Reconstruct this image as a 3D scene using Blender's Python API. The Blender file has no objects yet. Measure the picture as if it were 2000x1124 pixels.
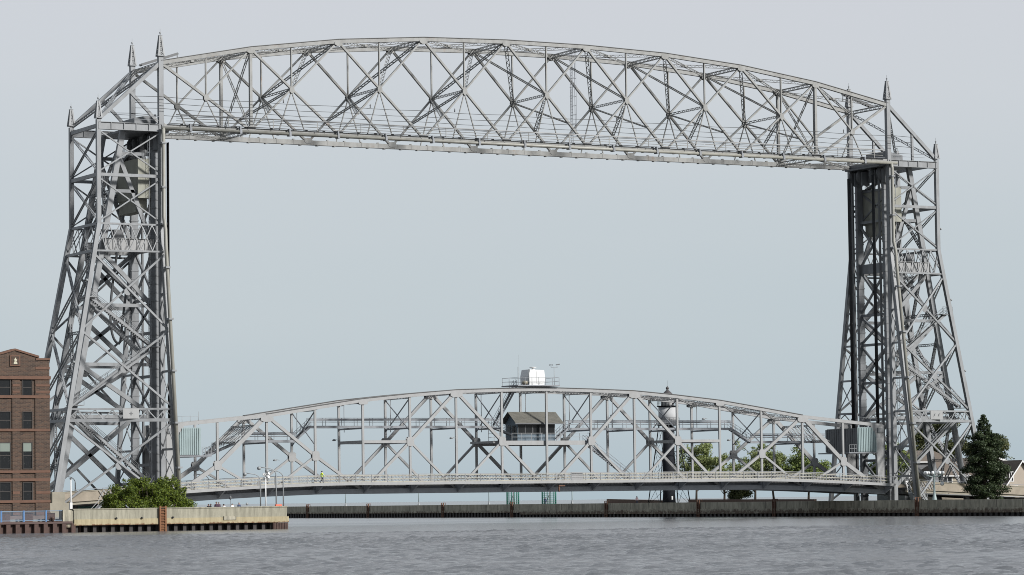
import bpy, math, random
from mathutils import Vector as V, Matrix, noise
random.seed(7)
R = math.radians
scene = bpy.context.scene
COL = scene.collection

# ------------------------------------------------------------------ camera, sky, sun, exposure
cam_d = bpy.data.cameras.new('camera')
cam = bpy.data.objects.new('camera', cam_d)
COL.objects.link(cam)
YAW, PITCH, ROLL = 0.49600208, 0.06212242, -0.01278003
cy, sy, cp, sp = math.cos(YAW), math.sin(YAW), math.cos(PITCH), math.sin(PITCH)
fwd = V((sy*cp, cy*cp, sp)); rt = V((cy, -sy, 0)); up = rt.cross(fwd)
rt2 = rt*math.cos(ROLL) + up*math.sin(ROLL); up2 = up*math.cos(ROLL) - rt*math.sin(ROLL)
M = Matrix((rt2, up2, -fwd)).transposed().to_4x4()
M.translation = V((-161.75, -398.49, 3.08))
cam.matrix_world = M
cam_d.sensor_width = 36.0
cam_d.lens = 111.3
cam_d.shift_y = 0.01548
cam_d.clip_start = 1.0
cam_d.clip_end = 60000
scene.camera = cam

SUN = V((0.44, -0.72, 0.54)).normalized()
world = bpy.data.worlds.new('World'); scene.world = world; world.use_nodes = True
nt = world.node_tree; nt.nodes.clear()
def WN(t, **k):
    n = nt.nodes.new(t)
    for a, b in k.items(): setattr(n, a, b)
    return n
wo = WN('ShaderNodeOutputWorld'); mixs = WN('ShaderNodeMixShader')
b1 = WN('ShaderNodeBackground'); b2 = WN('ShaderNodeBackground')
skyn = WN('ShaderNodeTexSky', sky_type='NISHITA', sun_disc=False)
skyn.sun_elevation = math.asin(SUN.z); skyn.sun_rotation = math.atan2(SUN.x, SUN.y)
b1.inputs[1].default_value = 0.07; b2.inputs[1].default_value = 0.66
tc = WN('ShaderNodeTexCoord'); sep = WN('ShaderNodeSeparateXYZ')
ramp = WN('ShaderNodeValToRGB')
nz = WN('ShaderNodeTexNoise'); nz.inputs['Scale'].default_value = 3.2; nz.inputs['Detail'].default_value = 5
mp = WN('ShaderNodeMapping'); mp.inputs['Scale'].default_value = (1, 1, 3.5)
ad = WN('ShaderNodeMath', operation='MULTIPLY_ADD'); ad.inputs[1].default_value = 0.07
ad2 = WN('ShaderNodeMath', operation='SUBTRACT'); ad2.inputs[1].default_value = 0.035
els = ramp.color_ramp.elements
els[0].position = 0.0; els[0].color = (.430, .527, .590, 1)
els[1].position = 1.0; els[1].color = (.27, .36, .48, 1)
for p_, c_ in ((.035, (.490, .570, .622)), (.075, (.545, .605, .645)), (.13, (.612, .645, .682)), (.18, (.635, .650, .695)), (.32, (.60, .64, .685)), (.6, (.43, .50, .585))):
    e = els.new(p_); e.color = c_ + (1,)
L = nt.links.new
L(tc.outputs['Generated'], sep.inputs[0]); L(tc.outputs['Generated'], mp.inputs[0]); L(mp.outputs[0], nz.inputs['Vector'])
L(nz.outputs['Fac'], ad.inputs[0]); L(sep.outputs['Z'], ad.inputs[2]); L(ad.outputs[0], ad2.inputs[0]); L(ad2.outputs[0], ramp.inputs[0])
L(ramp.outputs[0], b2.inputs[0]); L(skyn.outputs[0], b1.inputs[0])
mixs.inputs[0].default_value = 0.94
L(b1.outputs[0], mixs.inputs[1]); L(b2.outputs[0], mixs.inputs[2]); L(mixs.outputs[0], wo.inputs[0])

sd = bpy.data.lights.new('sun', 'SUN'); sd.energy = 4.6; sd.angle = R(10); sd.color = (1, .98, .95)
so = bpy.data.objects.new('sun', sd); COL.objects.link(so)
so.rotation_euler = SUN.to_track_quat('Z', 'Y').to_euler()
scene.view_settings.view_transform = 'Standard'; scene.view_settings.look = 'None'
scene.view_settings.exposure = 0.62; scene.view_settings.gamma = 1.0
scene.view_settings.use_curve_mapping = False
scene.cycles.max_bounces = 6
scene.cycles.filter_width = 0.95

# ------------------------------------------------------------------ materials
MATS = {}
def newmat(name):
    m = bpy.data.materials.new(name); m.use_nodes = True
    return m, m.node_tree, m.node_tree.nodes['Principled BSDF']
def simple(name, col, rough=.6, spec=.4, var=.18, scale=.8, bump=0, metal=0.0):
    if name in MATS: return MATS[name]
    m, t, b = newmat(name)
    g = t.nodes.new('ShaderNodeNewGeometry')
    n = t.nodes.new('ShaderNodeTexNoise'); n.inputs['Scale'].default_value = scale; n.inputs['Detail'].default_value = 6
    t.links.new(g.outputs['Position'], n.inputs['Vector'])
    mx = t.nodes.new('ShaderNodeMix'); mx.data_type = 'RGBA'
    mx.inputs[6].default_value = tuple(c*(1-var) for c in col)+(1,); mx.inputs[7].default_value = tuple(min(1, c*(1+var)) for c in col)+(1,)
    t.links.new(n.outputs['Fac'], mx.inputs[0]); t.links.new(mx.outputs[2], b.inputs['Base Color'])
    b.inputs['Roughness'].default_value = rough; b.inputs['Specular IOR Level'].default_value = spec; b.inputs['Metallic'].default_value = metal
    if bump:
        bp = t.nodes.new('ShaderNodeBump'); bp.inputs['Strength'].default_value = bump; bp.inputs['Distance'].default_value = .05
        n2 = t.nodes.new('ShaderNodeTexNoise'); n2.inputs['Scale'].default_value = scale*9; n2.inputs['Detail'].default_value = 4
        t.links.new(g.outputs['Position'], n2.inputs['Vector']); t.links.new(n2.outputs['Fac'], bp.inputs['Height']); t.links.new(bp.outputs[0], b.inputs['Normal'])
    MATS[name] = m
    return m
def steel(name, col, rust=.3, dirt=.35, rough=.5):
    """weathered paint: soft dirt clouds, vertical run-off streaks, rust spots"""
    m, t, b = newmat(name); lk = t.links.new
    def N(ty, **k):
        n = t.nodes.new(ty)
        for a, c in k.items(): setattr(n, a, c)
        return n
    g = N('ShaderNodeNewGeometry')
    mpn = N('ShaderNodeMapping'); mpn.inputs['Scale'].default_value = (1.1, 1.1, .45); lk(g.outputs['Position'], mpn.inputs[0])
    n1 = N('ShaderNodeTexNoise'); n1.inputs['Scale'].default_value = 1.2; n1.inputs['Detail'].default_value = 7; lk(mpn.outputs[0], n1.inputs['Vector'])
    n2 = N('ShaderNodeTexNoise'); n2.inputs['Scale'].default_value = .33; n2.inputs['Detail'].default_value = 9; n2.inputs['Roughness'].default_value = .68; lk(g.outputs['Position'], n2.inputs['Vector'])
    r1 = N('ShaderNodeMapRange'); r1.inputs[1].default_value = .38; r1.inputs[2].default_value = .72; r1.inputs[4].default_value = dirt; lk(n1.outputs['Fac'], r1.inputs[0])
    r2 = N('ShaderNodeMapRange'); r2.inputs[1].default_value = .60; r2.inputs[2].default_value = .74; r2.inputs[4].default_value = rust; lk(n2.outputs['Fac'], r2.inputs[0])
    a1 = N('ShaderNodeMix', data_type='RGBA'); a1.inputs[6].default_value = col+(1,); a1.inputs[7].default_value = (col[0]*.42, col[1]*.40, col[2]*.37, 1); lk(r1.outputs[0], a1.inputs[0])
    a2 = N('ShaderNodeMix', data_type='RGBA'); a2.inputs[7].default_value = (.135, .075, .04, 1); lk(r2.outputs[0], a2.inputs[0]); lk(a1.outputs[2], a2.inputs[6])
    lk(a2.outputs[2], b.inputs['Base Color']); b.inputs['Roughness'].default_value = rough; b.inputs['Specular IOR Level'].default_value = .45
    MATS[name] = m
    return m
S_OVER = steel('steel_overhead', (.205, .206, .199), rust=.85, dirt=.5)
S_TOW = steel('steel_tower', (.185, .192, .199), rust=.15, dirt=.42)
S_SHADE = steel('steel_inner_shaded', (.145, .152, .16), rust=.1, dirt=.5)  # tower steel in a darker base colour, standing for the shade inside the towers
S_LIFT = steel('steel_lift', (.232, .234, .234), rust=.07, dirt=.22)
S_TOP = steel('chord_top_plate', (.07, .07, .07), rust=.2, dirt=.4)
S_DECK = steel('steel_girder', (.25, .268, .295), rust=.05, dirt=.25)
S_PIPE = steel('pipe_paint', (.21, .206, .182), rust=.45, dirt=.35)
S_CATW = steel('catwalk_steel', (.17, .18, .195), rust=.1, dirt=.4)
S_BARR = steel('barrier_paint', (.30, .285, .235), rust=.2, dirt=.35)
BLACK = simple('black_rope', (.012, .012, .013), .6)
RAILM = simple('grey_rail', (.2, .205, .21), .5)
TEAL = steel('cladding_paint', (.20, .255, .26), rust=.05, dirt=.3)
CWM = steel('counterweight_concrete', (.235, .235, .20), rust=.1, dirt=.35, rough=.85)
CLADD = steel('cladding_dark', (.085, .088, .092), rust=.05, dirt=.3)
WHITE = simple('white_paint', (.50, .50, .495), .45, var=.05)
GLASS = simple('dark_glass', (.008, .009, .010), .25, spec=.25, var=.3, scale=.5)
ROOFM = simple('corrugated_roof', (.10, .096, .082), .6, var=.35, scale=1.2)
HUTB = simple('hut_blue', (.10, .135, .165), .55, var=.2)
RUST = simple('rust_steel', (.15, .068, .032), .85, var=.5, scale=3, bump=.4)
RUSTD = simple('dark_rust_steel', (.095, .048, .03), .85, var=.5, scale=3, bump=.4)
BROWNW = simple('brown_wall_brick', (.085, .055, .042), .85, var=.35, scale=2.5, bump=.3)
PILE = simple('sheet_pile_shaded', (.024, .020, .019), .7, var=.5, scale=2, bump=.4)  # pile steel with the shadow under the quay ledge put into its colour
PILER = simple('sheet_pile_rusty', (.055, .032, .026), .8, var=.6, scale=2.5, bump=.4)
ASPH = simple('asphalt', (.05, .05, .052), .9, var=.2)
LAND = simple('pier_pavement', (.2, .195, .18), .9, var=.25, scale=.5)
GRASSY = simple('ground_cover', (.09, .10, .055), .95, var=.4, scale=.7)
BLUE = simple('blue_rail_paint', (.05, .13, .28), .45, var=.2)
BLUEL = simple('pale_blue_rail_paint', (.12, .17, .23), .45, var=.15)
STONE = simple('brown_stone', (.092, .047, .030), .8, var=.28, scale=1.8, bump=.3)
GREYM = simple('grey_galvanised', (.19, .20, .205), .5, var=.15)
BEIGE = simple('parapet_concrete', (.22, .19, .15), .9, var=.3, scale=1.3, bump=.3)
BEIGED = simple('abutment_concrete', (.205, .188, .15), .9, var=.25, scale=.9, bump=.3)
GREEN = simple('green_wrap', (.035, .16, .12), .6)
LHB = simple('lighthouse_black', (.010, .011, .014), .8, spec=.12, var=.3)
BARK = simple('bark', (.07, .055, .045), .9, var=.4, scale=4)
SIDING = simple('siding_beige', (.25, .222, .175), .8, var=.12)
SIDING2 = simple('siding_pinkish', (.265, .228, .188), .8, var=.12)
SHING = simple('roof_shingle', (.10, .08, .064), .9, var=.35, scale=2.5, bump=.3)
SKIN = simple('skin', (.45, .27, .2), .6)
def concrete(name, base, dark, stain, zlo, zhi):
    m, t, b = newmat(name); lk = t.links.new
    N = t.nodes.new
    g = N('ShaderNodeNewGeometry'); s = N('ShaderNodeSeparateXYZ'); lk(g.outputs['Position'], s.inputs[0])
    mpn = N('ShaderNodeMapping'); mpn.inputs['Scale'].default_value = (1.6, .8, .22); lk(g.outputs['Position'], mpn.inputs[0])
    n1 = N('ShaderNodeTexNoise'); n1.inputs['Scale'].default_value = 1.5; n1.inputs['Detail'].default_value = 8; n1.inputs['Roughness'].default_value = .7; lk(mpn.outputs[0], n1.inputs['Vector'])
    n2 = N('ShaderNodeTexNoise'); n2.inputs['Scale'].default_value = 1.9; n2.inputs['Detail'].default_value = 9; n2.inputs['Roughness'].default_value = .75; lk(g.outputs['Position'], n2.inputs['Vector'])
    r1 = N('ShaderNodeMapRange'); r1.inputs[1].default_value = .36; r1.inputs[2].default_value = .68; lk(n1.outputs['Fac'], r1.inputs[0])
    a1 = N('ShaderNodeMix'); a1.data_type = 'RGBA'; a1.inputs[6].default_value = base+(1,); a1.inputs[7].default_value = dark+(1,); lk(r1.outputs[0], a1.inputs[0])
    rz = N('ShaderNodeMapRange'); rz.inputs[1].default_value = zhi; rz.inputs[2].default_value = zlo; rz.inputs[3].default_value = -.2; rz.inputs[4].default_value = .16; lk(s.outputs['Z'], rz.inputs[0])
    ad_ = N('ShaderNodeMath'); ad_.operation = 'ADD'; lk(rz.outputs[0], ad_.inputs[0]); lk(n2.outputs['Fac'], ad_.inputs[1])
    r2 = N('ShaderNodeMapRange'); r2.inputs[1].default_value = .54; r2.inputs[2].default_value = .66; r2.inputs[4].default_value = .9; lk(ad_.outputs[0], r2.inputs[0])
    a2 = N('ShaderNodeMix'); a2.data_type = 'RGBA'; a2.inputs[7].default_value = stain+(1,); lk(r2.outputs[0], a2.inputs[0]); lk(a1.outputs[2], a2.inputs[6])
    bp = N('ShaderNodeBump'); bp.inputs['Strength'].default_value = .5; bp.inputs['Distance'].default_value = .06; lk(n2.outputs['Fac'], bp.inputs['Height']); lk(bp.outputs[0], b.inputs['Normal'])
    lk(a2.outputs[2], b.inputs['Base Color']); b.inputs['Roughness'].default_value = .9
    return m
CONC_N = concrete('quay_concrete', (.265, .25, .195), (.14, .132, .10), (.12, .085, .05), .95, 1.5)
CONC_L = concrete('quay_ledge_concrete', (.32, .275, .175), (.21, .175, .105), (.10, .042, .018), .80, 1.22)
CONC_F = concrete('canal_concrete', (.35, .322, .25), (.125, .117, .09), (.065, .04, .026), .8, 1.9)
def brickmat():
    m, t, b = newmat('dark_brick'); lk = t.links.new; N = t.nodes.new
    g = N('ShaderNodeNewGeometry'); mpn = N('ShaderNodeMapping'); mpn.inputs['Rotation'].default_value = (R(90), 0, 0); lk(g.outputs['Position'], mpn.inputs[0])
    br = N('ShaderNodeTexBrick'); br.inputs['Scale'].default_value = 1.0; br.inputs['Brick Width'].default_value = .42; br.inputs['Row Height'].default_value = .15; br.inputs['Mortar Size'].default_value = .02
    br.inputs['Color1'].default_value = (.066, .037, .023, 1); br.inputs['Color2'].default_value = (.026, .0155, .011, 1); br.inputs['Mortar'].default_value = (.085, .062, .046, 1)
    lk(mpn.outputs[0], br.inputs['Vector'])
    n = N('ShaderNodeTexNoise'); n.inputs['Scale'].default_value = .6; n.inputs['Detail'].default_value = 6; lk(g.outputs['Position'], n.inputs['Vector'])
    mx = N('ShaderNodeMix'); mx.data_type = 'RGBA'; mx.blend_type = 'MULTIPLY'; mx.inputs[0].default_value = .7; lk(br.outputs['Color'], mx.inputs[6])
    cr = N('ShaderNodeMapRange'); cr.inputs[3].default_value = .7; cr.inputs[4].default_value = 1.35; lk(n.outputs['Fac'], cr.inputs[0]); lk(cr.outputs[0], mx.inputs[7])
    bp = N('ShaderNodeBump'); bp.inputs['Distance'].default_value = .02; bp.invert = True; lk(br.outputs['Fac'], bp.inputs['Height']); lk(bp.outputs[0], b.inputs['Normal'])
    lk(mx.outputs[2], b.inputs['Base Color']); b.inputs['Roughness'].default_value = .88
    return m
BRICK = brickmat()
def leafmat(name, c1, c2, trans=.25):
    m, t, b = newmat(name); lk = t.links.new; N = t.nodes.new
    g = N('ShaderNodeNewGeometry'); cr = N('ShaderNodeMix'); cr.data_type = 'RGBA'
    cr.inputs[6].default_value = c1+(1,); cr.inputs[7].default_value = c2+(1,); lk(g.outputs['Random Per Island'], cr.inputs[0]); lk(cr.outputs[2], b.inputs['Base Color'])
    b.inputs['Roughness'].default_value = .6; b.inputs['Specular IOR Level'].default_value = .3
    tr = N('ShaderNodeBsdfTranslucent'); lk(cr.outputs[2], tr.inputs[0]); mxs = N('ShaderNodeMixShader'); mxs.inputs[0].default_value = trans
    lk(b.outputs[0], mxs.inputs[1]); lk(tr.outputs[0], mxs.inputs[2]); lk(mxs.outputs[0], t.nodes['Material Output'].inputs[0])
    return m
LEAF_SHRUB = leafmat('shrub_leaves', (.034, .058, .007), (.125, .158, .015))
LEAF_LIGHT = leafmat('spring_leaves', (.12, .15, .045), (.21, .24, .095))
LEAF_MID = leafmat('bush_leaves', (.085, .12, .03), (.17, .21, .06))
LEAF_DARK = leafmat('conifer_needles', (.011, .021, .007), (.034, .050, .016), .1)
LEAF_OLIVE = leafmat('olive_leaves', (.03, .04, .012), (.075, .08, .025))

# ------------------------------------------------------------------ mesh building
class MB:
    def __init__(s): s.v = []; s.f = []; s.sm = []; s.mi = []
    def face(s, idx, sm=False, mi=0): s.f.append(idx); s.sm.append(sm); s.mi.append(mi)
    def hexa(s, p, mi=0):
        n = len(s.v); s.v += [tuple(q) for q in p]
        for q in ((0, 3, 2, 1), (4, 5, 6, 7), (0, 1, 5, 4), (1, 2, 6, 5), (2, 3, 7, 6), (3, 0, 4, 7)): s.face(tuple(n+i for i in q), False, mi)
    def box(s, x0, x1, y0, y1, z0, z1, mi=0):
        s.hexa([(x0, y0, z0), (x1, y0, z0), (x1, y1, z0), (x0, y1, z0), (x0, y0, z1), (x1, y0, z1), (x1, y1, z1), (x0, y1, z1)], mi); return s
    def beam(s, p, q, w, h, a=(0, 1, 0), off=(0, 0), mi=0):
        p, q = V(p), V(q); d = (q-p).normalized(); a = V(a); a = (a-d*a.dot(d)).normalized(); b = d.cross(a)
        o = a*off[0]+b*off[1]; p = p+o; q = q+o; A = a*w/2; B = b*h/2
        s.hexa([p-A-B, p+A-B, p+A+B, p-A+B, q-A-B, q+A-B, q+A+B, q-A+B], mi); return s
    def tube(s, pts, r, n=8, cap=True, mi=0):
        pts = [V(p) for p in pts]; rs = r if isinstance(r, (list, tuple)) else [r]*len(pts)
        base = len(s.v); prev = None
        for i, p in enumerate(pts):
            d = (pts[min(i+1, len(pts)-1)]-pts[max(i-1, 0)]).normalized()
            if prev is None: a = d.orthogonal().normalized()
            else: a = (prev-d*prev.dot(d)).normalized()
            prev = a; b = d.cross(a)
            for k in range(n):
                t = 2*math.pi*k/n; s.v.append(tuple(p+(a*math.cos(t)+b*math.sin(t))*rs[i]))
        for i in range(len(pts)-1):
            for k in range(n):
                s.face((base+i*n+k, base+i*n+(k+1) % n, base+(i+1)*n+(k+1) % n, base+(i+1)*n+k), True, mi)
        if cap:
            s.face(tuple(base+k for k in reversed(range(n))), False, mi); s.face(tuple(base+(len(pts)-1)*n+k for k in range(n)), False, mi)
        return s
    def lathe(s, c, prof, n=20, mi=0, sm=True):
        base = len(s.v); c = V(c)
        for r, z in prof:
            for k in range(n):
                t = 2*math.pi*k/n; s.v.append((c.x+r*math.cos(t), c.y+r*math.sin(t), c.z+z))
        for i in range(len(prof)-1):
            for k in range(n): s.face((base+i*n+k, base+i*n+(k+1) % n, base+(i+1)*n+(k+1) % n, base+(i+1)*n+k), sm, mi)
        s.face(tuple(base+k for k in reversed(range(n))), False, mi); s.face(tuple(base+(len(prof)-1)*n+k for k in range(n)), False, mi)
        return s
    def prism(s, poly, vec, mi=0):
        n = len(poly); b = len(s.v); vec = V(vec)
        s.v += [tuple(V(p)) for p in poly] + [tuple(V(p)+vec) for p in poly]
        s.face(tuple(b+i for i in reversed(range(n))), False, mi); s.face(tuple(b+n+i for i in range(n)), False, mi)
        for i in range(n): s.face((b+i, b+(i+1) % n, b+n+(i+1) % n, b+n+i), False, mi)
        return s
    def zig(s, p, q, a, b, w, o, bar, pitch, t=.02, double=False):
        """lacing bars zigzagging between +-w/2 along a on the face shifted by o along b"""
        d = q-p; Ln = d.length; n = max(2, int(round(Ln/pitch)))
        for k in range(n):
            s0 = 1 if k % 2 else -1
            P = p+d*(k/n)+a*(w/2*s0)+b*o; Q = p+d*((k+1)/n)-a*(w/2*s0)+b*o
            s.beam(P, Q, bar, t, a=(Q-P).cross(b))
            if double:
                P = p+d*(k/n)-a*(w/2*s0)+b*(o+t*1.2); Q = p+d*((k+1)/n)+a*(w/2*s0)+b*(o+t*1.2)
                s.beam(P, Q, bar, t, a=(Q-P).cross(b))
    def laced(s, p, q, w, h, a=(0, 1, 0), t=.07, pitch=None, bar=.09, cover=0):
        """box member: two channel webs +-w/2 along a (depth h), lacing or cover plates on the other two sides"""
        p, q = V(p), V(q); d = (q-p).normalized(); a = V(a); a = (a-d*a.dot(d)).normalized(); b = d.cross(a)
        for sg in (-1, 1):
            s.beam(p, q, t, h, a, (sg*(w/2-t/2), 0))
            for sb in (-1, 1): s.beam(p, q, t*1.6, t*.8, a, (sg*(w/2-t*1.8), sb*(h/2-t*.4)))
        for sb in (-1, 1):
            if cover == sb or cover == 2: s.beam(p, q, w*1.02, .03, a, (0, sb*(h/2+.017)))
            else: s.zig(p, q, a, b, w-t*2, sb*(h/2-.03), bar, pitch or w*1.15)
        return s
    def angles(s, p, q, w, h, a=(0, 1, 0), t=.075, pitch=None, bar=.06, four=True, wide=False):
        """light member: four corner angles laced on its sides"""
        p, q = V(p), V(q); d = (q-p).normalized(); a = V(a); a = (a-d*a.dot(d)).normalized(); b = d.cross(a)
        for i in (-1, 1):
            for j in (-1, 1): s.beam(p, q, t, t, a, (i*(w/2-t/2), j*(h/2-t/2)))
        if wide:
            s.zig(p, q, b, a, h-t, 0, bar, pitch or w); return s
        for sg in (-1, 1):
            s.zig(p, q, a, b, w-t, sg*(h/2-t/2), bar, pitch or w)
            if four: s.zig(p, q, b, a, h-t, sg*(w/2-t/2), bar, pitch or w)
        return s
    def plate(s, c, w, h, a=(0, 1, 0), t=.06, chamfer=.3, vert=(0, 0, 1)):
        """gusset plate, octagonal, normal a"""
        c = V(c); a = V(a).normalized(); z = V(vert); x = z.cross(a).normalized(); k = chamfer
        poly = [(-w/2, -h/2*(1-2*k)), (-w/2+w*k, -h/2), (w/2-w*k, -h/2), (w/2, -h/2*(1-2*k)), (w/2, h/2*(1-2*k)), (w/2-w*k, h/2), (-w/2+w*k, h/2), (-w/2, h/2*(1-2*k))]
        return s.prism([c+x*u+z*v-a*t/2 for u, v in poly], a*t)
def obj(name, mb, mat, parent=None, loc=None):
    me = bpy.data.meshes.new(name); me.from_pydata(mb.v, [], mb.f)
    for m in (mat if isinstance(mat, (list, tuple)) else [mat]): me.materials.append(m)
    me.polygons.foreach_set('use_smooth', mb.sm); me.polygons.foreach_set('material_index', mb.mi); me.update()
    o = bpy.data.objects.new(name, me); COL.objects.link(o)
    if parent: o.parent = parent
    if loc: o.location = loc
    return o
def tag(o, label, cat, group=None):
    o['label'] = label; o['category'] = cat
    if group: o['group'] = group
    return o
def thing(name, label, cat, group=None, loc=(0, 0, 0)):
    o = bpy.data.objects.new(name, None); COL.objects.link(o); o.location = loc; o.empty_display_size = .5
    return tag(o, label, cat, group)
def struct(o): o['kind'] = 'structure'; return o
def dup(o, parent=None, loc=None):
    c = o.copy(); COL.objects.link(c)
    if parent: c.parent = parent
    if loc is not None: c.location = loc
    return c
def dup_tree(root, loc, label=None, rotz=None):
    r = dup(root, None, loc)
    if rotz is not None: r.rotation_euler = (0, 0, rotz)
    if label: r['label'] = label
    for ch in list(root.children):
        c = dup(ch, r)
        for g in list(ch.children): dup(g, c)
    return r

# ================================================================== THE SETTING
W = 10.3
# water: one sheet to the horizon, real swell in the part the camera sees close by
def water():
    import numpy as np
    m, t, b = newmat('harbour_water'); lk = t.links.new; N = t.nodes.new
    g = N('ShaderNodeNewGeometry')
    def nz_(scale, sx, sy_, det, rough=.6):
        mpn = N('ShaderNodeMapping'); mpn.inputs['Rotation'].default_value = (0, 0, R(28)); mpn.inputs['Scale'].default_value = (sx, sy_, 1); lk(g.outputs['Position'], mpn.inputs[0])
        n = N('ShaderNodeTexNoise'); n.inputs['Scale'].default_value = scale; n.inputs['Detail'].default_value = det; n.inputs['Roughness'].default_value = rough; lk(mpn.outputs[0], n.inputs['Vector']); return n
    n1 = nz_(2.6, 1.0, .6, 6, .68); n2 = nz_(.035, 1, .35, 4)
    mr = N('ShaderNodeMapRange'); mr.inputs[1].default_value = .35; mr.inputs[2].default_value = .65; mr.inputs[3].default_value = .35; mr.inputs[4].default_value = 1.0; lk(n2.outputs['Fac'], mr.inputs[0])
    ml = N('ShaderNodeMath'); ml.operation = 'MULTIPLY'; lk(n1.outputs['Fac'], ml.inputs[0]); lk(mr.outputs[0], ml.inputs[1])
    bp = N('ShaderNodeBump'); bp.inputs['Strength'].default_value = 1.0; bp.inputs['Distance'].default_value = .08; lk(ml.outputs[0], bp.inputs['Height']); lk(bp.outputs[0], b.inputs['Normal'])
    b.inputs['Base Color'].default_value = (.097, .098, .101, 1); b.inputs['Roughness'].default_value = .18; b.inputs['IOR'].default_value = 1.33
    # patch of real wavelets turned with the wind, 0.4 m grid
    th0 = R(28); e1 = np.array([np.cos(th0), -np.sin(th0)]); e2 = np.array([np.sin(th0), np.cos(th0)]); org = np.array([-161.0, -398.0])
    nx, ny = 520, 780; step = .3
    us = (np.arange(nx+1)-nx/2)*step; ws = 95+np.arange(ny+1)*step; Uu, Ww = np.meshgrid(us, ws)
    X = org[0]+e1[0]*Uu+e2[0]*Ww; Y = org[1]+e1[1]*Uu+e2[1]*Ww
    rng = np.random.default_rng(3); Z = np.zeros_like(X)
    for k in range(60):
        lam = .8*(2.0/.8)**rng.random(); th = th0+.35+rng.normal(0, .55); ph = rng.uniform(0, 6.28)
        q = np.sin((X*np.sin(th)+Y*np.cos(th))*2*np.pi/lam+ph); Z += .0062*lam**.5*(q+.35*q*np.abs(q))
    gust = np.zeros_like(X)
    for k in range(7):
        lam = rng.uniform(25, 90); th = th0+rng.normal(0, .5); gust += np.sin((X*np.sin(th)+Y*np.cos(th))*2*np.pi/lam+rng.uniform(0, 6.28))
    Z *= 1+.11*gust
    edge = np.minimum(np.minimum(Uu-us[0], us[-1]-Uu), np.minimum(Ww-ws[0], ws[-1]-Ww)); Z *= np.clip(edge/10, 0, 1); Z[0] = Z[-1] = 0; Z[:, 0] = Z[:, -1] = 0
    vv = np.stack([X.ravel(), Y.ravel(), Z.ravel()], 1)
    far = 30000.0; nb = len(vv)
    cor = [org+e1*a_+e2*b_ for a_, b_ in ((-far, -far), (far, -far), (far, far), (-far, far))]
    vv = np.vstack([vv, [(c[0], c[1], 0) for c in cor]])
    i = np.arange(nx*ny); r_, c_ = i//nx, i % nx; a = r_*(nx+1)+c_
    quads = np.stack([a, a+1, a+nx+2, a+nx+1], 1).tolist()
    bot = list(range(nx+1)); rgt = [k*(nx+1)+nx for k in range(ny+1)]; top_ = [ny*(nx+1)+k for k in range(nx+1)]; lft = [k*(nx+1) for k in range(ny+1)]
    quads.append([nb, nb+1]+bot[::-1]); quads.append([nb+1, nb+2]+rgt[::-1]); quads.append([nb+2, nb+3]+top_); quads.append([nb+3, nb]+lft)
    me = bpy.data.meshes.new('water'); me.from_pydata(vv.tolist(), [], quads); me.materials.append(m)
    me.polygons.foreach_set('use_smooth', [True]*(nx*ny)+[False]*4); me.update()
    o = bpy.data.objects.new('water', me); COL.objects.link(o); struct(o)
water()
struct(obj('left_land', MB().prism([(-400, -48.9, -2), (-5.0, -48.9, -2), (8, -22, -2), (14, 0, -2), (14, 330, -2), (4, 330, -2), (-8, 60, -2), (-60, 90, -2), (-400, 120, -2)], (0, 0, 3.6)), LAND))
struct(obj('right_land', MB().prism([(113.0, -320, -2), (900, -320, -2), (900, 60, -2), (190, 66, -2), (140, 75, -2), (124, 100, -2), (120, 330, -2), (113, 330, -2)], (0, 0, 3.95)), LAND))
struct(obj('grass_verge', MB().prism([(118, -60, 1.954), (700, -60, 1.954), (700, -3, 1.954), (118, -3, 1.954)], (0, 0, .05)), GRASSY))
struct(obj('park_lawn', MB().prism([(119.5, 14, 1.954), (300, 14, 1.954), (300, 52, 1.954), (138, 66, 1.954), (121, 80, 1.954)], (0, 0, .05)), GRASSY))

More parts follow.
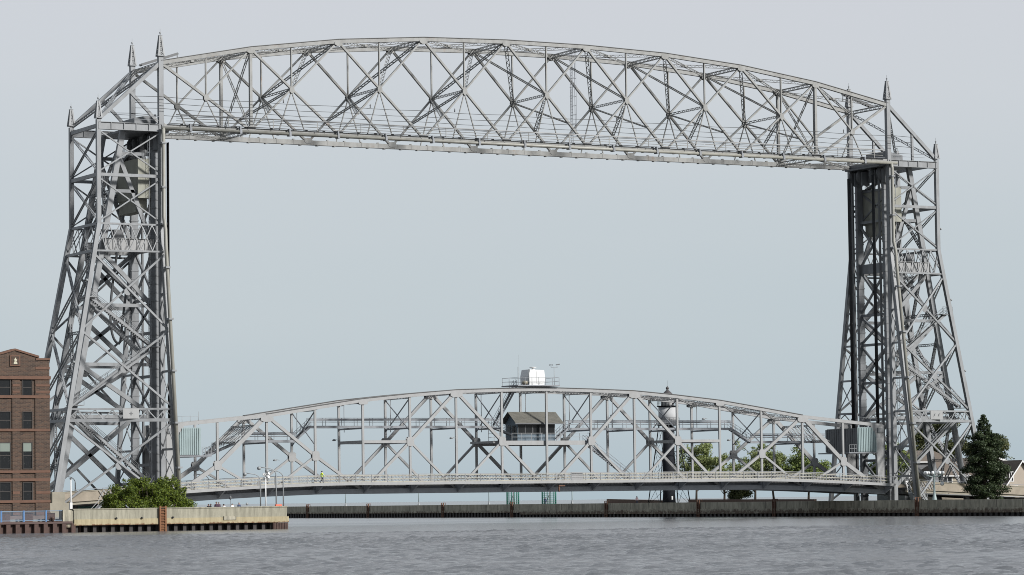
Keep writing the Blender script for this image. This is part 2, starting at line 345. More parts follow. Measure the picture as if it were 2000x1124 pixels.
# ================================================================== THE BRIDGE
P = 120/9.0
ZB = 54.36
ZT = [63.05, 65.70, 67.51, 68.58, 68.98]; ZT = ZT + ZT[::-1]
def lerp(p, q, t): return V(p)+(V(q)-V(p))*t
span = thing('overhead_truss', 'long arched grey steel truss spanning high across the top between both towers', 'bridge span')
def topz(x):
    i = min(8, max(0, int(x/P))); t = x/P-i
    return ZT[i]+(ZT[i+1]-ZT[i])*t
JN = {}
for yy in (0.0, W):
    T = [V((i*P, yy, ZT[i])) for i in range(10)]; B = [V((i*P, yy, ZB)) for i in range(10)]
    J = []
    for i in range(9):
        if i == 0: j = lerp(T[0], B[1], .5)
        elif i == 8: j = lerp(T[9], B[8], .5)
        else:
            h0, h1 = ZT[i]-ZB, ZT[i+1]-ZB; t = h0/(h0+h1); j = lerp(T[i], B[i+1], t)
        J.append(j)
    JN[yy] = (T, B, J)
    for i in range(9):
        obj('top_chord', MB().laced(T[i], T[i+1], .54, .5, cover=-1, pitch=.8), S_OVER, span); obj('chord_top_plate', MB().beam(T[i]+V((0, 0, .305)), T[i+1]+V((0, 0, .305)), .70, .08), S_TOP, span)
        if i == 0: obj('diagonal', MB().laced(T[0], B[1], .38, .33), S_OVER, span); obj('diagonal', MB().laced(T[1], J[0], .3, .21), S_OVER, span)
        elif i == 8: obj('diagonal', MB().laced(T[9], B[8], .38, .33), S_OVER, span); obj('diagonal', MB().laced(T[8], J[8], .3, .21), S_OVER, span)
        else:
            obj('diagonal', MB().laced(T[i], B[i+1], .38, .28), S_OVER, span); obj('diagonal', MB().laced(T[i+1], B[i], .36, .23), S_OVER, span)
        # bottom chord with stiffeners
        mb = MB().beam(B[i], B[i+1], .5, .62)
        for k in range(5):
            x = i*P+k*P/5+.4
            for sg in (-1, 1): mb.box(x-.03, x+.03, min(yy+sg*.25, yy+sg*.28), max(yy+sg*.25, yy+sg*.28), ZB-.3, ZB+.3)
            mb.box(x-.12, x+.12, yy-.2, yy+.2, ZB+.311, ZB+.46); mb.box(x+.9, x+1.2, yy-.3, yy+.3, ZB-.47, ZB-.357)
        mb.box(i*P, (i+1)*P, yy-.36, yy+.36, ZB-.355, ZB-.312)
        obj('bottom_chord', mb, S_OVER, span)
        # hanger and the two legs below the joint
        xm = J[i].x; hz = topz(xm)
        obj('hanger', MB().laced((xm, yy, hz-.3), J[i], .28, .18, a=(0, 1, 0), bar=.06), S_OVER, span)
        for sg in (-1, 1): obj('sub_strut', MB().laced(J[i]-V((0, 0, .3)), (xm+sg*1.9, yy, ZB+.36), .17, .12, t=.045, bar=.045), S_OVER, span)
        for sg in (-1, 1): obj('gusset_plate', MB().plate(J[i]+V((0, sg*.235, -.15)), .72, .95, t=.03), S_OVER, span)
    for i in (1, 8): obj('vertical_post', MB().laced(T[i], B[i], .46, .38, cover=0), S_OVER, span)
    for i in range(1, 9):
        for sg in (-1, 1):
            obj('gusset_plate', MB().plate(T[i]+V((0, sg*.31, -.3)), 1.2, .75, t=.03), S_OVER, span); obj('gusset_plate', MB().plate(B[i]+V((0, sg*.275, .25)), 1.2, .8, t=.03), S_OVER, span)
# laterals and sway frames between the two trusses
Tn, Bn, Jn = JN[0.0]; Tf, Bf, Jf = JN[W]
for i in range(10):
    obj('lateral_strut', MB().angles(Tn[i]-V((0, 0, .1)), Tf[i]-V((0, 0, .1)), .5, .5, a=(1, 0, 0), pitch=.6), S_OVER, span)
    if i in (0, 1, 8, 9): obj('floor_beam', MB().angles(Bn[i], Bf[i], .5, .6, a=(1, 0, 0), pitch=.8), S_OVER, span)
for i in range(9):
    for A_, Z_ in ((Tn, Tf), (Tf, Tn)):
        obj('lateral_brace', MB().angles(A_[i]-V((0, 0, .1)), Z_[i+1]-V((0, 0, .1)), .42, .12, a=(0, 0, 1), pitch=.55, four=False, t=.07, bar=.05), S_OVER, span)
    for A_, Z_ in ((Bn, Bf), (Bf, Bn)):
        if i in (0, 8): obj('lateral_brace', MB().angles(A_[i]-V((0, 0, .2)), Z_[i+1]-V((0, 0, .2)), .34, .3, a=(0, 0, 1), pitch=.5, four=False), S_OVER, span)
    c = (Tn[i]+Tf[i+1])/2
    obj('gusset_plate', MB().plate(c-V((0, 0, .1)), .9, .9, a=(0, 0, 1), t=.3, vert=(0, 1, 0)), S_OVER, span)
    if 1 <= i <= 7:
        k = i+1 if i <= 3 else i; e = i if i <= 3 else i+1
        sets = [(Tn[k], Jf[i]), (Tf[k], Jn[i]), (Jn[i], lerp(Jf[i], Bf[e], .55)), (Jf[i], lerp(Jn[i], Bn[e], .55))]
        for A_, Z_ in sets:
            obj('sway_brace', MB().angles(A_, Z_, .5, .14, a=(1, 0, 0), pitch=.6, t=.075, bar=.05, four=False), S_OVER, span)
        obj('sway_strut', MB().angles(Jn[i], Jf[i], .14, .36, a=(1, 0, 0), pitch=.6, t=.07, bar=.05), S_OVER, span)
for i in (1, 8):
    for A_, Z_ in ((Tn[i], Bf[i]), (Tf[i], Bn[i])): obj('sway_brace', MB().angles(A_, Z_, .36, .12, a=(1, 0, 0), pitch=1.6, t=.07, bar=.06, four=False), S_OVER, span)
# pipe, walkway rails and cables on the near truss
pp = MB().tube([(-.2, -.85, ZB-.32), (121, -.85, ZB-.32)], .24, 10)
obj('service_pipe', pp, S_PIPE, span)
for k in range(16):
    x = 4+k*7.4
    c = MB().box(x-.16, x+.16, -1.16, -.26, ZB-.62, ZB-.02); c.box(x-.1, x+.1, -1.0, -.5, ZB-.02, ZB+.42)
    obj('pipe_bracket', c, S_CATW, span)
rl = MB()
rl.tube([(2, -.7, ZB+1.62), (118.5, -.7, ZB+1.62)], .09, 6)
obj('walkway_rail', rl, WHITE if False else S_LIFT, span)
for z in (1.15, .78): obj('walkway_rail', MB().tube([(2, -.7, ZB+z), (118.5, -.7, ZB+z)], .045, 5), S_OVER, span)
for k in range(18): obj('rail_post', MB().box(3+k*6.7-.04, 3+k*6.7+.04, -.74, -.66, ZB+.3, ZB+1.62), S_OVER, span)
obj('walkway', MB().box(1, 119, -.62, -.1, ZB+.42, ZB+.46), S_CATW, span)
for z in (1.62, 1.15): obj('walkway_rail', MB().tube([(2, W+.7, ZB+z), (118.5, W+.7, ZB+z)], .045, 5), S_OVER, span)
for (yy, dz) in ((-.75, 3.95), (-.75, 3.1), (-.75, 2.35), (W-.4, 2.9)):
    pts = []
    for k in range(37):
        x = -4+k*128/36; sag = .16*math.sin(math.pi*((x/P) % 1)); pts.append((x, yy, ZB+dz-.02*(x-60)/60-sag))
    obj('power_cable', MB().tube(pts, .04, 4), BLACK, span)
for i in range(1, 9):
    obj('insulator', MB().lathe((i*P+4.6, -.75, ZB+3.95), [(.03, 0), (.12, .05), (.05, .2), (.12, .3), (.02, .55)], 6), CLADD, span)
# caged ladder up to the top chord
lad = MB()
lx = 66.6
for y_ in (4.0, 4.6): lad.tube([(lx, y_, ZB+1), (lx, y_, 69.6)], .045, 5)
for k in range(34): lad.tube([(lx, 4.0, ZB+1.3+k*.42), (lx, 4.6, ZB+1.3+k*.42)], .025, 4)
for k in range(10):
    z = ZB+2.5+k*1.35; lad.tube([(lx+.75*math.sin(t*.4), 4.3+.55*math.cos(t*.4), z) for t in range(0, 9)], .03, 4)
for t in (1, 3, 5, 7): lad.tube([(lx+.75*math.sin(t*.4), 4.3+.55*math.cos(t*.4), ZB+2.5) , (lx+.75*math.sin(t*.4), 4.3+.55*math.cos(t*.4), ZB+14.6)], .02, 4)
obj('caged_ladder', lad, S_CATW, span)
for x0, s in ((0, 1), (120, -1)):      # raking plank over the ends of the top chord
    a_, b_ = V((x0-s*.8, 5.2, ZT[0]+.3)), V((x0+s*4.6, 5.2, ZT[0]+2.15)); g = MB()
    for y_ in (-.35, .35): g.beam(a_+V((0, y_, 0)), b_+V((0, y_, 0)), .1, .34)
    for k in range(12):
        c = lerp(a_, b_, k/11); g.beam(c+V((0, -.35, 0)), c+V((0, .35, 0)), .25, .05, a=(1, 0, 0))
    g.beam(b_, b_+V((s*.1, 0, -1.2)), .1, .1, a=(0, 1, 0))
    obj('gangway', g, CLADD, span)

# ------------------------------------------------------------------ towers
def spire(parent, x, y, z0, h=3.35, w=.78):
    b = MB().box(x-w*.62, x+w*.62, y-w*.62, y+w*.62, z0-.1, z0)
    obj('spire_base', b, S_TOW, parent)
    m = MB(); top_w = .22; hz = h*.80
    cr = []
    for sx, sy_ in ((-1, -1), (1, -1), (1, 1), (-1, 1)):
        p_, q_ = V((x+sx*w*.5, y+sy_*w*.5, z0)), V((x+sx*top_w*.5, y+sy_*top_w*.5, z0+hz)); cr.append((p_, q_)); m.beam(p_, q_, .2, .2, a=(sx, 0, 0))
    for k in range(4):
        (p0, q0), (p1, q1) = cr[k], cr[(k+1) % 4]
        n = 5
        for j in range(n):
            t0, t1 = j/n, (j+1)/n
            m.beam(lerp(p0, q0, t0), lerp(p1, q1, t1), .085, .03, a=(p1-p0)); m.beam(lerp(p1, q1, t0), lerp(p0, q0, t1), .085, .03, a=(p1-p0))
            m.beam(lerp(p0, q0, t0), lerp(p1, q1, t0), .16, .03, a=(0, 0, 1))
    m.box(x-.24, x+.24, y-.24, y+.24, z0+hz, z0+hz+.07)
    s_ = obj('spire', m, S_TOW, parent)
    obj('finial', MB().lathe((x, y, z0+hz+.07), [(.05, 0), (.05, .22), (.13, .3), (.13, .4), (.03, .5), (.02, .95)], 8), S_TOW, s_)

def tower(name, label, x0, s):
    t = thing(name, label, 'bridge tower')
    def U(u, y, z): return V((x0+s*u, y, z))
    yo = lambda z: 1.5*(40.9-z)/38.5 if z < 40.9 else 0
    uo = lambda z: 9+7.2*(40.9-z)/38.5 if z < 40.9 else 9
    yi = lambda z: .4+5.3*(40.9-z)/38.5 if z < 40.9 else 0
    def ON(z): return U(uo(z), -yo(z), z)
    def OF(z): return U(uo(z), W+yo(z), z)
    def IN(z): return U(0, -yi(z), z)
    def IF(z): return U(0, W+yi(z)*1.25, z)
    zg = 1.7
    X_ = (1, 0, 0); Y_ = (0, 1, 0)
    def part(n, mb, m=S_TOW): return obj(n, mb, m, t)
    # legs
    for a_ in (ON, OF):
        part('outer_leg', MB().laced(a_(54.9), a_(40.9), .56, .5, cover=2)); part('outer_leg', MB().laced(a_(40.9), a_(zg), .6, .58, cover=2 if a_ is OF else 0))
        part('footing', MB().box(a_(zg).x-.9, a_(zg).x+.9, a_(zg).y-.9, a_(zg).y+.9, 1.2, 2.3), BEIGED)
    for a_, y_ in ((IN, 0), (IF, W)):
        part('main_post', MB().laced((x0, y_, zg), (x0, y_, ZT[0]+.9), .64, .6, cover=2))
        part('raking_leg', MB().beam(a_(41.2), a_(zg), .56, .58, a=X_))
        part('footing', MB().box(x0-.9, x0+.9, a_(zg).y-.9, a_(zg).y+.9, 1.2, 2.3), BEIGED)
        for z in (36.5, 31.5, 26.4, 21, 15.9, 10.5, 6):
            part('leg_strut', MB().beam((x0, y_, z), a_(z), .24, .3, a=X_))
        lv = (41, 36.5, 31.5, 26.4, 21, 15.9, 10.5, 6)
        for k in range(2, len(lv)-1):
            part('leg_brace', MB().beam((x0, y_, lv[k]), a_(lv[k+1]), .12, .12, a=X_)); part('leg_brace', MB().beam(a_(lv[k]), (x0, y_, lv[k+1]), .12, .12, a=X_))
    # service pipe down the near leg
    pt = [IN(54.0)+V((s*-.05, -.85, .05)), IN(53.2)+V((0, -.95, 0)), IN(42)+V((0, -.95, 0)), IN(40.2)+V((0, -1.0, 0)), IN(38)+V((0, -.85, 0)), IN(zg+.3)+V((0, -.6, 0))]
    part('service_pipe', MB().tube(pt, .25, 10), S_PIPE)
    for z in (52, 46, 41, 35, 28, 21, 14, 8):
        c = IN(z)+V((0, -.6 if z < 40 else -.6, 0)); part('pipe_bracket', MB().box(c.x-.33, c.x+.33, c.y-.7, c.y+.3, c.z-.12, c.z+.12))
    # struts
    def beamplate(p, q, h, w=.4, n=5):
        m = MB().beam(p, q, w, h); d = q-p
        for k in range(n+1):
            c = lerp(p, q, k/n); m.box(c.x-.05, c.x+.05, c.y-w/2-.12, c.y+w/2+.12, c.z-h/2-.02, c.z+h/2+.02)
        m.beam(p, q, w+.3, .06, off=(0, h/2+.03)); m.beam(p, q, w+.3, .06, off=(0, -h/2-.03))
        return m
    for a_, b_ in ((ON, IN), (OF, IF)):
        part('portal_strut', beamplate(a_(54.1), b_(54.1), .9))
        for z in (47.5,): part('strut', MB().laced(a_(z), b_(z), .3, .42, a=Y_))
        for z in (40.9, 37.2, 15.9, 14.4): part('band_chord', MB().beam(a_(z), b_(z), .3, .24 if z > 14.5 else .42))
        for z0, z1 in ((53.5, 47.9), (47.1, 41.2)):
            for p_, q_ in ((a_(z0), b_(z1)), (b_(z0), a_(z1))): part('cross_brace', MB().laced(p_, q_, .22, .17, t=.045, bar=.055))
        for z0, z1 in ((36.8, 26.6), (26.4, 16.1), (14.2, 2.4)):
            for p_, q_ in ((a_(z0), b_(z1)), (b_(z0), a_(z1))): part('cross_brace', MB().laced(p_, q_, .28, .26, t=.055, bar=.06))
            c = (a_(z0)+b_(z1)+b_(z0)+a_(z1))/4
            part('gusset_plate', MB().plate(c+V((0, -.2, 0)), 1.0, 1.0, t=.03))
        for k in range(3):      # Warren lattice between the two band chords
            u0, u1, um = k/3, (k+1)/3, (k+.5)/3
            for p_, q_ in ((lerp(a_(40.8), b_(40.8), u0), lerp(a_(37.3), b_(37.3), um)), (lerp(a_(37.3), b_(37.3), um), lerp(a_(40.8), b_(40.8), u1)),
                           (lerp(a_(37.3), b_(37.3), u0), lerp(a_(40.8), b_(40.8), um)), (lerp(a_(40.8), b_(40.8), um), lerp(a_(37.3), b_(37.3), u1))):
                part('band_lattice', MB().laced(p_, q_, .13, .11, t=.035, bar=.035))
        n = 12; mb = MB()
        for k in range(n):
            z0, z1 = (15.8, 14.55) if k % 2 else (14.55, 15.8)
            mb.beam(lerp(a_(z0), b_(z0), k/n), lerp(a_(z1), b_(z1), (k+1)/n), .11, .12)
        part('lattice_web', mb)
    # emblem panel on the near lattice band
    c0, c1 = lerp(ON(15.2), IN(15.2), .5), lerp(ON(15.2), IN(15.2), .665)
    if s < 0: pa, pb = c0, c1
    else: pa, pb = c0, c1
    yp = min(pa.y, pb.y)-.25
    xa, xb = min(pa.x, pb.x), max(pa.x, pb.x)
    pan = part('emblem_panel', MB().box(xa, xb, yp, yp+.1, 14.6, 15.95), S_LIFT)
    xm = (xa+xb)/2; em = MB()
    if s < 0:
        st = []
        for k in range(8):
            r_ = .30 if k % 2 == 0 else .11; st.append((xm+r_*math.sin(k*math.pi/4), yp-.03, 15.27+r_*math.cos(k*math.pi/4)))
        em.prism(st, (0, .03, 0))
    else:
        for dx in (-.45, .35):
            em.prism([(xm+dx-.12, yp-.03, 15.0), (xm+dx+.1, yp-.03, 15.2), (xm+dx+.2, yp-.03, 15.55), (xm+dx-.02, yp-.03, 15.4)], (0, .03, 0))
    obj('emblem', em, CLADD, pan)
    # outer face and inner face between near and far legs
    for z in (54.1, 47.5): part('strut', MB().laced(ON(z), OF(z), .35, .5, a=X_)); 
    part('lateral_strut', MB().laced(IN(54.1), IF(54.1), .5, .9, a=X_, cover=2), S_SHADE)
    for z in (40.9, 37.2, 15.9, 14.4): part('band_chord', MB().beam(ON(z), OF(z), .3, .36, a=X_))
    for z0, z1 in ((53.6, 47.9), (47.1, 41.2)):
        for p_, q_ in ((ON(z0), OF(z1)), (OF(z0), ON(z1))): part('laced_brace', MB().angles(p_, q_, .16, .4, a=X_, pitch=.42, bar=.05, t=.075, wide=True))
    for z0, z1 in ((36.8, 26.6), (26.4, 16.1), (14.2, 2.4)):
        for p_, q_ in ((ON(z0), OF(z1)), (OF(z0), ON(z1))): part('laced_brace', MB().angles(p_, q_, .2, .62, a=X_, pitch=.6, bar=.07, t=.1, wide=True))
    for k in range(4):
        for p_, q_ in ((lerp(ON(40.8), OF(40.8), k/4), lerp(ON(37.3), OF(37.3), (k+1)/4)), (lerp(ON(37.3), OF(37.3), k/4), lerp(ON(40.8), OF(40.8), (k+1)/4))):
            part('band_lattice', MB().beam(p_, q_, .1, .1, a=X_))
    n = 14; mb = MB()
    for k in range(n):
        z0, z1 = (15.8, 14.55) if k % 2 else (14.55, 15.8); mb.beam(lerp(ON(z0), OF(z0), k/n), lerp(ON(z1), OF(z1), (k+1)/n), .1, .1, a=X_)
    part('lattice_web', mb)
    # sloping end of the truss
    for y_ in (0, W):
        a_, b_ = V((x0, y_, ZT[0])), U(9, y_, 54.9); mid = lerp(a_, b_, .5)
        part('end_chord', MB().laced(a_, b_, .5, .46, cover=-1 if s < 0 else 1))
        if s < 0: part('end_brace', MB().laced(mid, (x0, y_, 54.5), .3, .34, cover=2))
        else: part('end_brace', MB().laced(mid, (mid.x, y_, 54.5), .3, .34))
    for p_, q_ in ((V((x0, 0, ZT[0])), U(9, W, 54.9)), (V((x0, W, ZT[0])), U(9, 0, 54.9))):
        part('end_lateral', MB().angles(p_, q_, .4, .36, a=(0, 0, 1), pitch=.5, bar=.07, t=.09))
    for y_ in (0, W):
        spire(t, x0, y_, ZT[0]+.95, 3.4, .8); q = U(9, y_, 0); spire(t, q.x, y_, 55.15, 2.75, .72)
    # inner lifting tower: two plate columns, two raking back legs, bracing
    yA, yB = 1.6, 8.8
    for y_ in (yA, yB):
        part('lift_column', MB().box(x0+s*.45-.5, x0+s*.45+.5, y_-.32, y_+.32, zg, 53.6), S_SHADE)
        st0 = None
        for k in range(44):
            if st0 is None: st0 = q = part('column_stiffener', MB().box(-.56, .56, -.37, .37, 0, .18), S_SHADE)
            else: q = dup(st0, t)
            q.location = (x0+s*.45, y_, 3+k*1.15)
        part('guide_rail', MB().box(x0-s*.75-.12, x0-s*.75+.12, y_-.16, y_+.16, 3, 53.4), CLADD)
        ra, rb = U(4.9, y_, 53.7), U(14.75, y_, zg)
        def RK(z): return lerp(ra, rb, (53.7-z)/(53.7-zg))
        def CL(z): return V((x0+s*.95, y_, z))
        part('back_leg', MB().laced(ra, rb, .6, .68, cover=2 if y_ == yA else 0), S_TOW)
        part('floor_girder', beamplate(RK(38.2)+V((0, -.8 if y_ == yA else 0, 0)), CL(38.2)+V((0, -.8 if y_ == yA else 0, 0)), 1.5, .36, 6), S_LIFT)
        for z in (50.6, 45.5, 30.0, 22.0, 15.0): part('strut', MB().laced(RK(z), CL(z), .34, .42, cover=1), S_TOW if z < 40 else S_SHADE)
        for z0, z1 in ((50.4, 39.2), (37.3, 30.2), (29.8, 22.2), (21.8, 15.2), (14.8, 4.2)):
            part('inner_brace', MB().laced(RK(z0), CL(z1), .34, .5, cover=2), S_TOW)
            if y_ == yB: part('inner_brace', MB().laced(CL(z0), RK(z1), .34, .46, cover=2), S_SHADE)
    for k, z in enumerate((45.5, 38.2, 31.0, 26.4, 20.5, 14.8, 8.5)):
        a_, b_ = V((x0+s*.45, yA, z)), V((x0+s*.45, yB, z))
        part('column_strut', MB().beam(a_, b_, .3, 1.5 if k == 1 else .4, a=X_), S_SHADE)
        zz = (45.2, 38, 30.8, 26.2, 20.3, 14.6, 8.3, 2.4)
        for p_, q_ in ((V((x0+s*.45, yA, zz[k])), V((x0+s*.45, yB, zz[k+1]+.4))), (V((x0+s*.45, yB, zz[k])), V((x0+s*.45, yA, zz[k+1]+.4)))):
            part('column_brace', MB().beam(p_, q_, .22, .36, a=X_), S_SHADE)
        ra_ = U(4.9+9.85*(53.7-z)/52.0, yA, z); rb_ = U(4.9+9.85*(53.7-z)/52.0, yB, z)
        part('back_strut', MB().angles(ra_, rb_, .4, .4, a=X_, pitch=.5), S_SHADE)
    for k in range(4):
        z0, z1 = (52, 40, 28, 16)[k], (40.5, 28.5, 16.5, 3)[k]
        rk = lambda z, y_: U(4.9+9.85*(53.7-z)/52.0, y_, z)
        for p_, q_ in ((rk(z0, yA), rk(z1, yB)), (rk(z0, yB), rk(z1, yA))): part('back_brace', MB().angles(p_, q_, .4, .36, a=X_, pitch=.5, bar=.08, t=.1), S_SHADE)
    # machinery at the top: sheaves, deck girder, hood
    part('top_girder', MB().box(min(x0-s*1.4, x0+s*5), max(x0-s*1.4, x0+s*5), .5, W-.5, 53.62, 53.9), S_SHADE)
    for y_ in (yA-.1, 3.4, 6.9, yB+.1):
        sh = part('sheave', MB().lathe((0, 0, 0), [(.3, -.22), (1.3, -.2), (1.3, -.1), (1.2, 0), (1.3, .1), (1.3, .2), (.3, .22)], 28), CLADD)
        sh.rotation_euler = (R(90), 0, 0); sh.location = (x0+s*.1, y_, 52.6)
        part('bearing', MB().box(x0+s*.1-.7, x0+s*.1+.7, y_-.65, y_-.35, 51.2, 53.3), S_SHADE)
    xa, xb = sorted((x0+s*.3, x0+s*3.4))
    part('machine_hood', MB().prism([(xb if s < 0 else xa, 1.0, 53.92), (xa if s < 0 else xb, 1.0, 53.92), (xa if s < 0 else xb, 1.0, 55.5), (xb if s < 0 else xa, 1.0, 56.1)], (0, 5.4, 0)), S_SHADE)
    part('handrail', MB().tube([U(.5, -.6, 55.6), U(3.4, -.6, 55.6), U(6.4, -.6, 55.6)], .04, 5).tube([U(.5, -.6, 55.1), U(6.4, -.6, 55.1)], .03, 5), S_CATW)
    # enclosed-plate backs of columns that show as dark walls
    part('back_plate', MB().box(min(x0+s*.6, x0+s*.7), max(x0+s*.6, x0+s*.7), yA+.4, yB-.4, 51.6, 53.5), S_SHADE)
    # stairs zig-zagging up the near side
    def stair(ua, za, ub, zb_, y_=.35):
        p_, q_ = U(ua, y_, za), U(ub, y_, zb_); m = MB()
        for dy in (-.38, .38): m.beam(p_+V((0, dy, 0)), q_+V((0, dy, 0)), .07, .34)
        n = int((q_-p_).length/.33)
        for k in range(1, n):
            c = lerp(p_, q_, k/n); m.box(c.x-.13, c.x+.13, c.y-.36, c.y+.36, c.z-.02, c.z+.02)
        o = part('stair', m, S_TOW); r = MB()
        for dy in (-.4, .4):
            for dz in (.55, 1.05): r.tube([p_+V((0, dy, dz)), q_+V((0, dy, dz))], .032, 5)
            for k in range(8):
                c = lerp(p_, q_, k/7)+V((0, dy, 0)); r.tube([c, c+V((0, 0, 1.05))], .03, 4)
        obj('stair_rail', r, S_TOW, o)
    stair(10.3, 31.0, 1.6, 24.6); stair(1.6, 23.8, 12.6, 16.6); stair(12.3, 15.0, 2.0, 6.2); stair(2.0, 6.0, 4.6, 2.2, -1.6)
    stair(9.0, 37.6, 2.2, 31.6, 5.0)
    for u_, z in ((1.4, 24.4), (12.3, 16.5), (10.3, 31.0)):
        c = U(u_, .35, z); m = MB().box(c.x-1.0, c.x+1.0, c.y-.8, c.y+.8, z-.1, z)
        for dx in (-.95, 0, .95): m.tube([(c.x+dx, c.y-.78, z), (c.x+dx, c.y-.78, z+1.1)], .03, 4)
        for dz in (.55, 1.1): m.tube([(c.x-.95, c.y-.78, z+dz), (c.x+.95, c.y-.78, z+dz)], .03, 4)
        part('landing', m, S_TOW)
    # ladder cages and cabinets that clutter the machinery floor
    m = MB().box(*sorted((x0+s*4.6, x0+s*6.0)), 2.0, 3.2, 39.0, 40.3); part('switch_cabinet', m, CLADD)
    m = MB()
    for y_ in (.4, 1.0): m.tube([U(1.5, y_, 5), U(1.5, y_, 53)], .035, 4)
    for k in range(96): m.tube([U(1.5, .4, 5.4+k*.5), U(1.5, 1.0, 5.4+k*.5)], .02, 3)
    part('ladder', m, S_CATW)
    # floodlights
    for z in (44, 33, 22):
        c = ON(z)+V((s*.45, -.2, 0)); part('floodlight', MB().lathe(c, [(.05, 0), (.16, .08), (.16, .3), (.04, .36)], 8), GREYM)
    return t
TL = tower('bridge_tower', 'tall grey steel lattice tower behind the brick building and round green shrub', 0, -1)
TR = tower('bridge_tower', 'tall grey steel lattice tower beside the dark pointed conifer and beige houses', 120, 1)
# sign plate on a foot of the conifer-side tower
sg = MB().prism([(118.6, -4.75, 5.25), (119.2, -4.75, 5.3), (119.75, -4.75, 3.4), (119.1, -4.75, 3.35)], (0, .06, 0))
sgo = obj('sign_board', sg, WHITE, TR)
m = MB()
for k in range(3):
    cx_, cz_ = 118.98+k*.165, 4.85-k*.55
    for sx in (-1, 1): m.beam((cx_-.17*sx, -4.775, cz_-.2), (cx_+.17*sx, -4.775, cz_+.2), .02, .085, a=(0, 1, 0))
obj('sign_mark', m, BLACK, sgo)
obj('prop', MB().beam((119.6, -4.6, 3.4), (120.2, -4.6, 1.9), .5, .5), GREYM, TR)

# ------------------------------------------------------------------ counterweights, ropes, chains
def counterweight(name, label, x0, s, dz):
    t = thing(name, label, 'counterweight', 'counterweights in the towers')
    xa, xb = sorted((x0+s*1.15, x0+s*2.95))
    obj('weight_block', MB().box(xa, xb, .95, 9.35, 44.6+dz, 50.0+dz).box(xa+.1, xb-.1, 2.0, 8.3, 42.8+dz, 44.6+dz), CWM, t)
    m = MB()
    for y_ in (.9, 9.4): m.beam(((xa+xb)/2, y_, 50+dz), ((xa+xb)/2, 5.1, 51.4+dz), .5, .4, a=(1, 0, 0))
    xi = xa if s > 0 else xb
    for z in (45, 49.8): m.box(xi-.12, xi+.12, 1.0, 9.3, z-.18+dz, z+.18+dz)
    for p_, q_ in (((xi, 1.2, 45.2+dz), (xi, 9.1, 49.6+dz)), ((xi, 9.1, 45.2+dz), (xi, 1.2, 49.6+dz))): m.beam(p_, q_, .24, .3, a=(1, 0, 0))
    obj('frame', m, S_SHADE, t)
    m = MB()
    for y_ in (1.5, 3.4, 6.9, 8.9):
        for k in range(5): m.tube([((xa+xb)/2-.3+k*.15, y_, 50+dz), ((xa+xb)/2-.3+k*.15, y_, 52.6)], .03, 4)
    obj('suspension_rope', m, BLACK, t)
counterweight('counterweight', 'massive olive grey counterweight block high inside the tower by the brick building', 0, -1, 0)
counterweight('counterweight', 'massive dark counterweight block high inside the tower by the dark conifer', 120, 1, .6)
for x0, s, nm in ((0, -1, 'the tower by the brick building'), (120, 1, 'the tower by the dark conifer')):
    for y_, w_ in ((1.75, 'near'), (8.3, 'far')):
        t = thing('hoist_rope_set', 'black vertical hoisting ropes, %s set of two, at %s' % (w_, nm), 'hoist ropes', 'hoist ropes holding the lift span')
        for k in range(8):
            obj('rope', MB().tube([(x0-s*1.72, y_-.35+k*.1, 13.3), (x0-s*1.72, y_-.35+k*.1, 52.4)], .05, 5), BLACK, t)
    pts = []
    for k in range(33):
        f = k/32; u = 4.2-2.8*f if s < 0 else 3.5-3.0*f
        z = 42.5-17.5*math.sin(math.pi*min(1, f*1.15)*.5) if f < .87 else 25+ (f-.87)*60
        u = 3.4+2.6*math.sin(f*math.pi*.9)-f*1.2
        pts.append((x0+s*u, 5.2, z))
    tag(obj('balance_chain', MB().tube(pts, .17, 6), CLADD), 'dark balance chain looping inside %s' % nm, 'chain', 'balance chains in the towers')

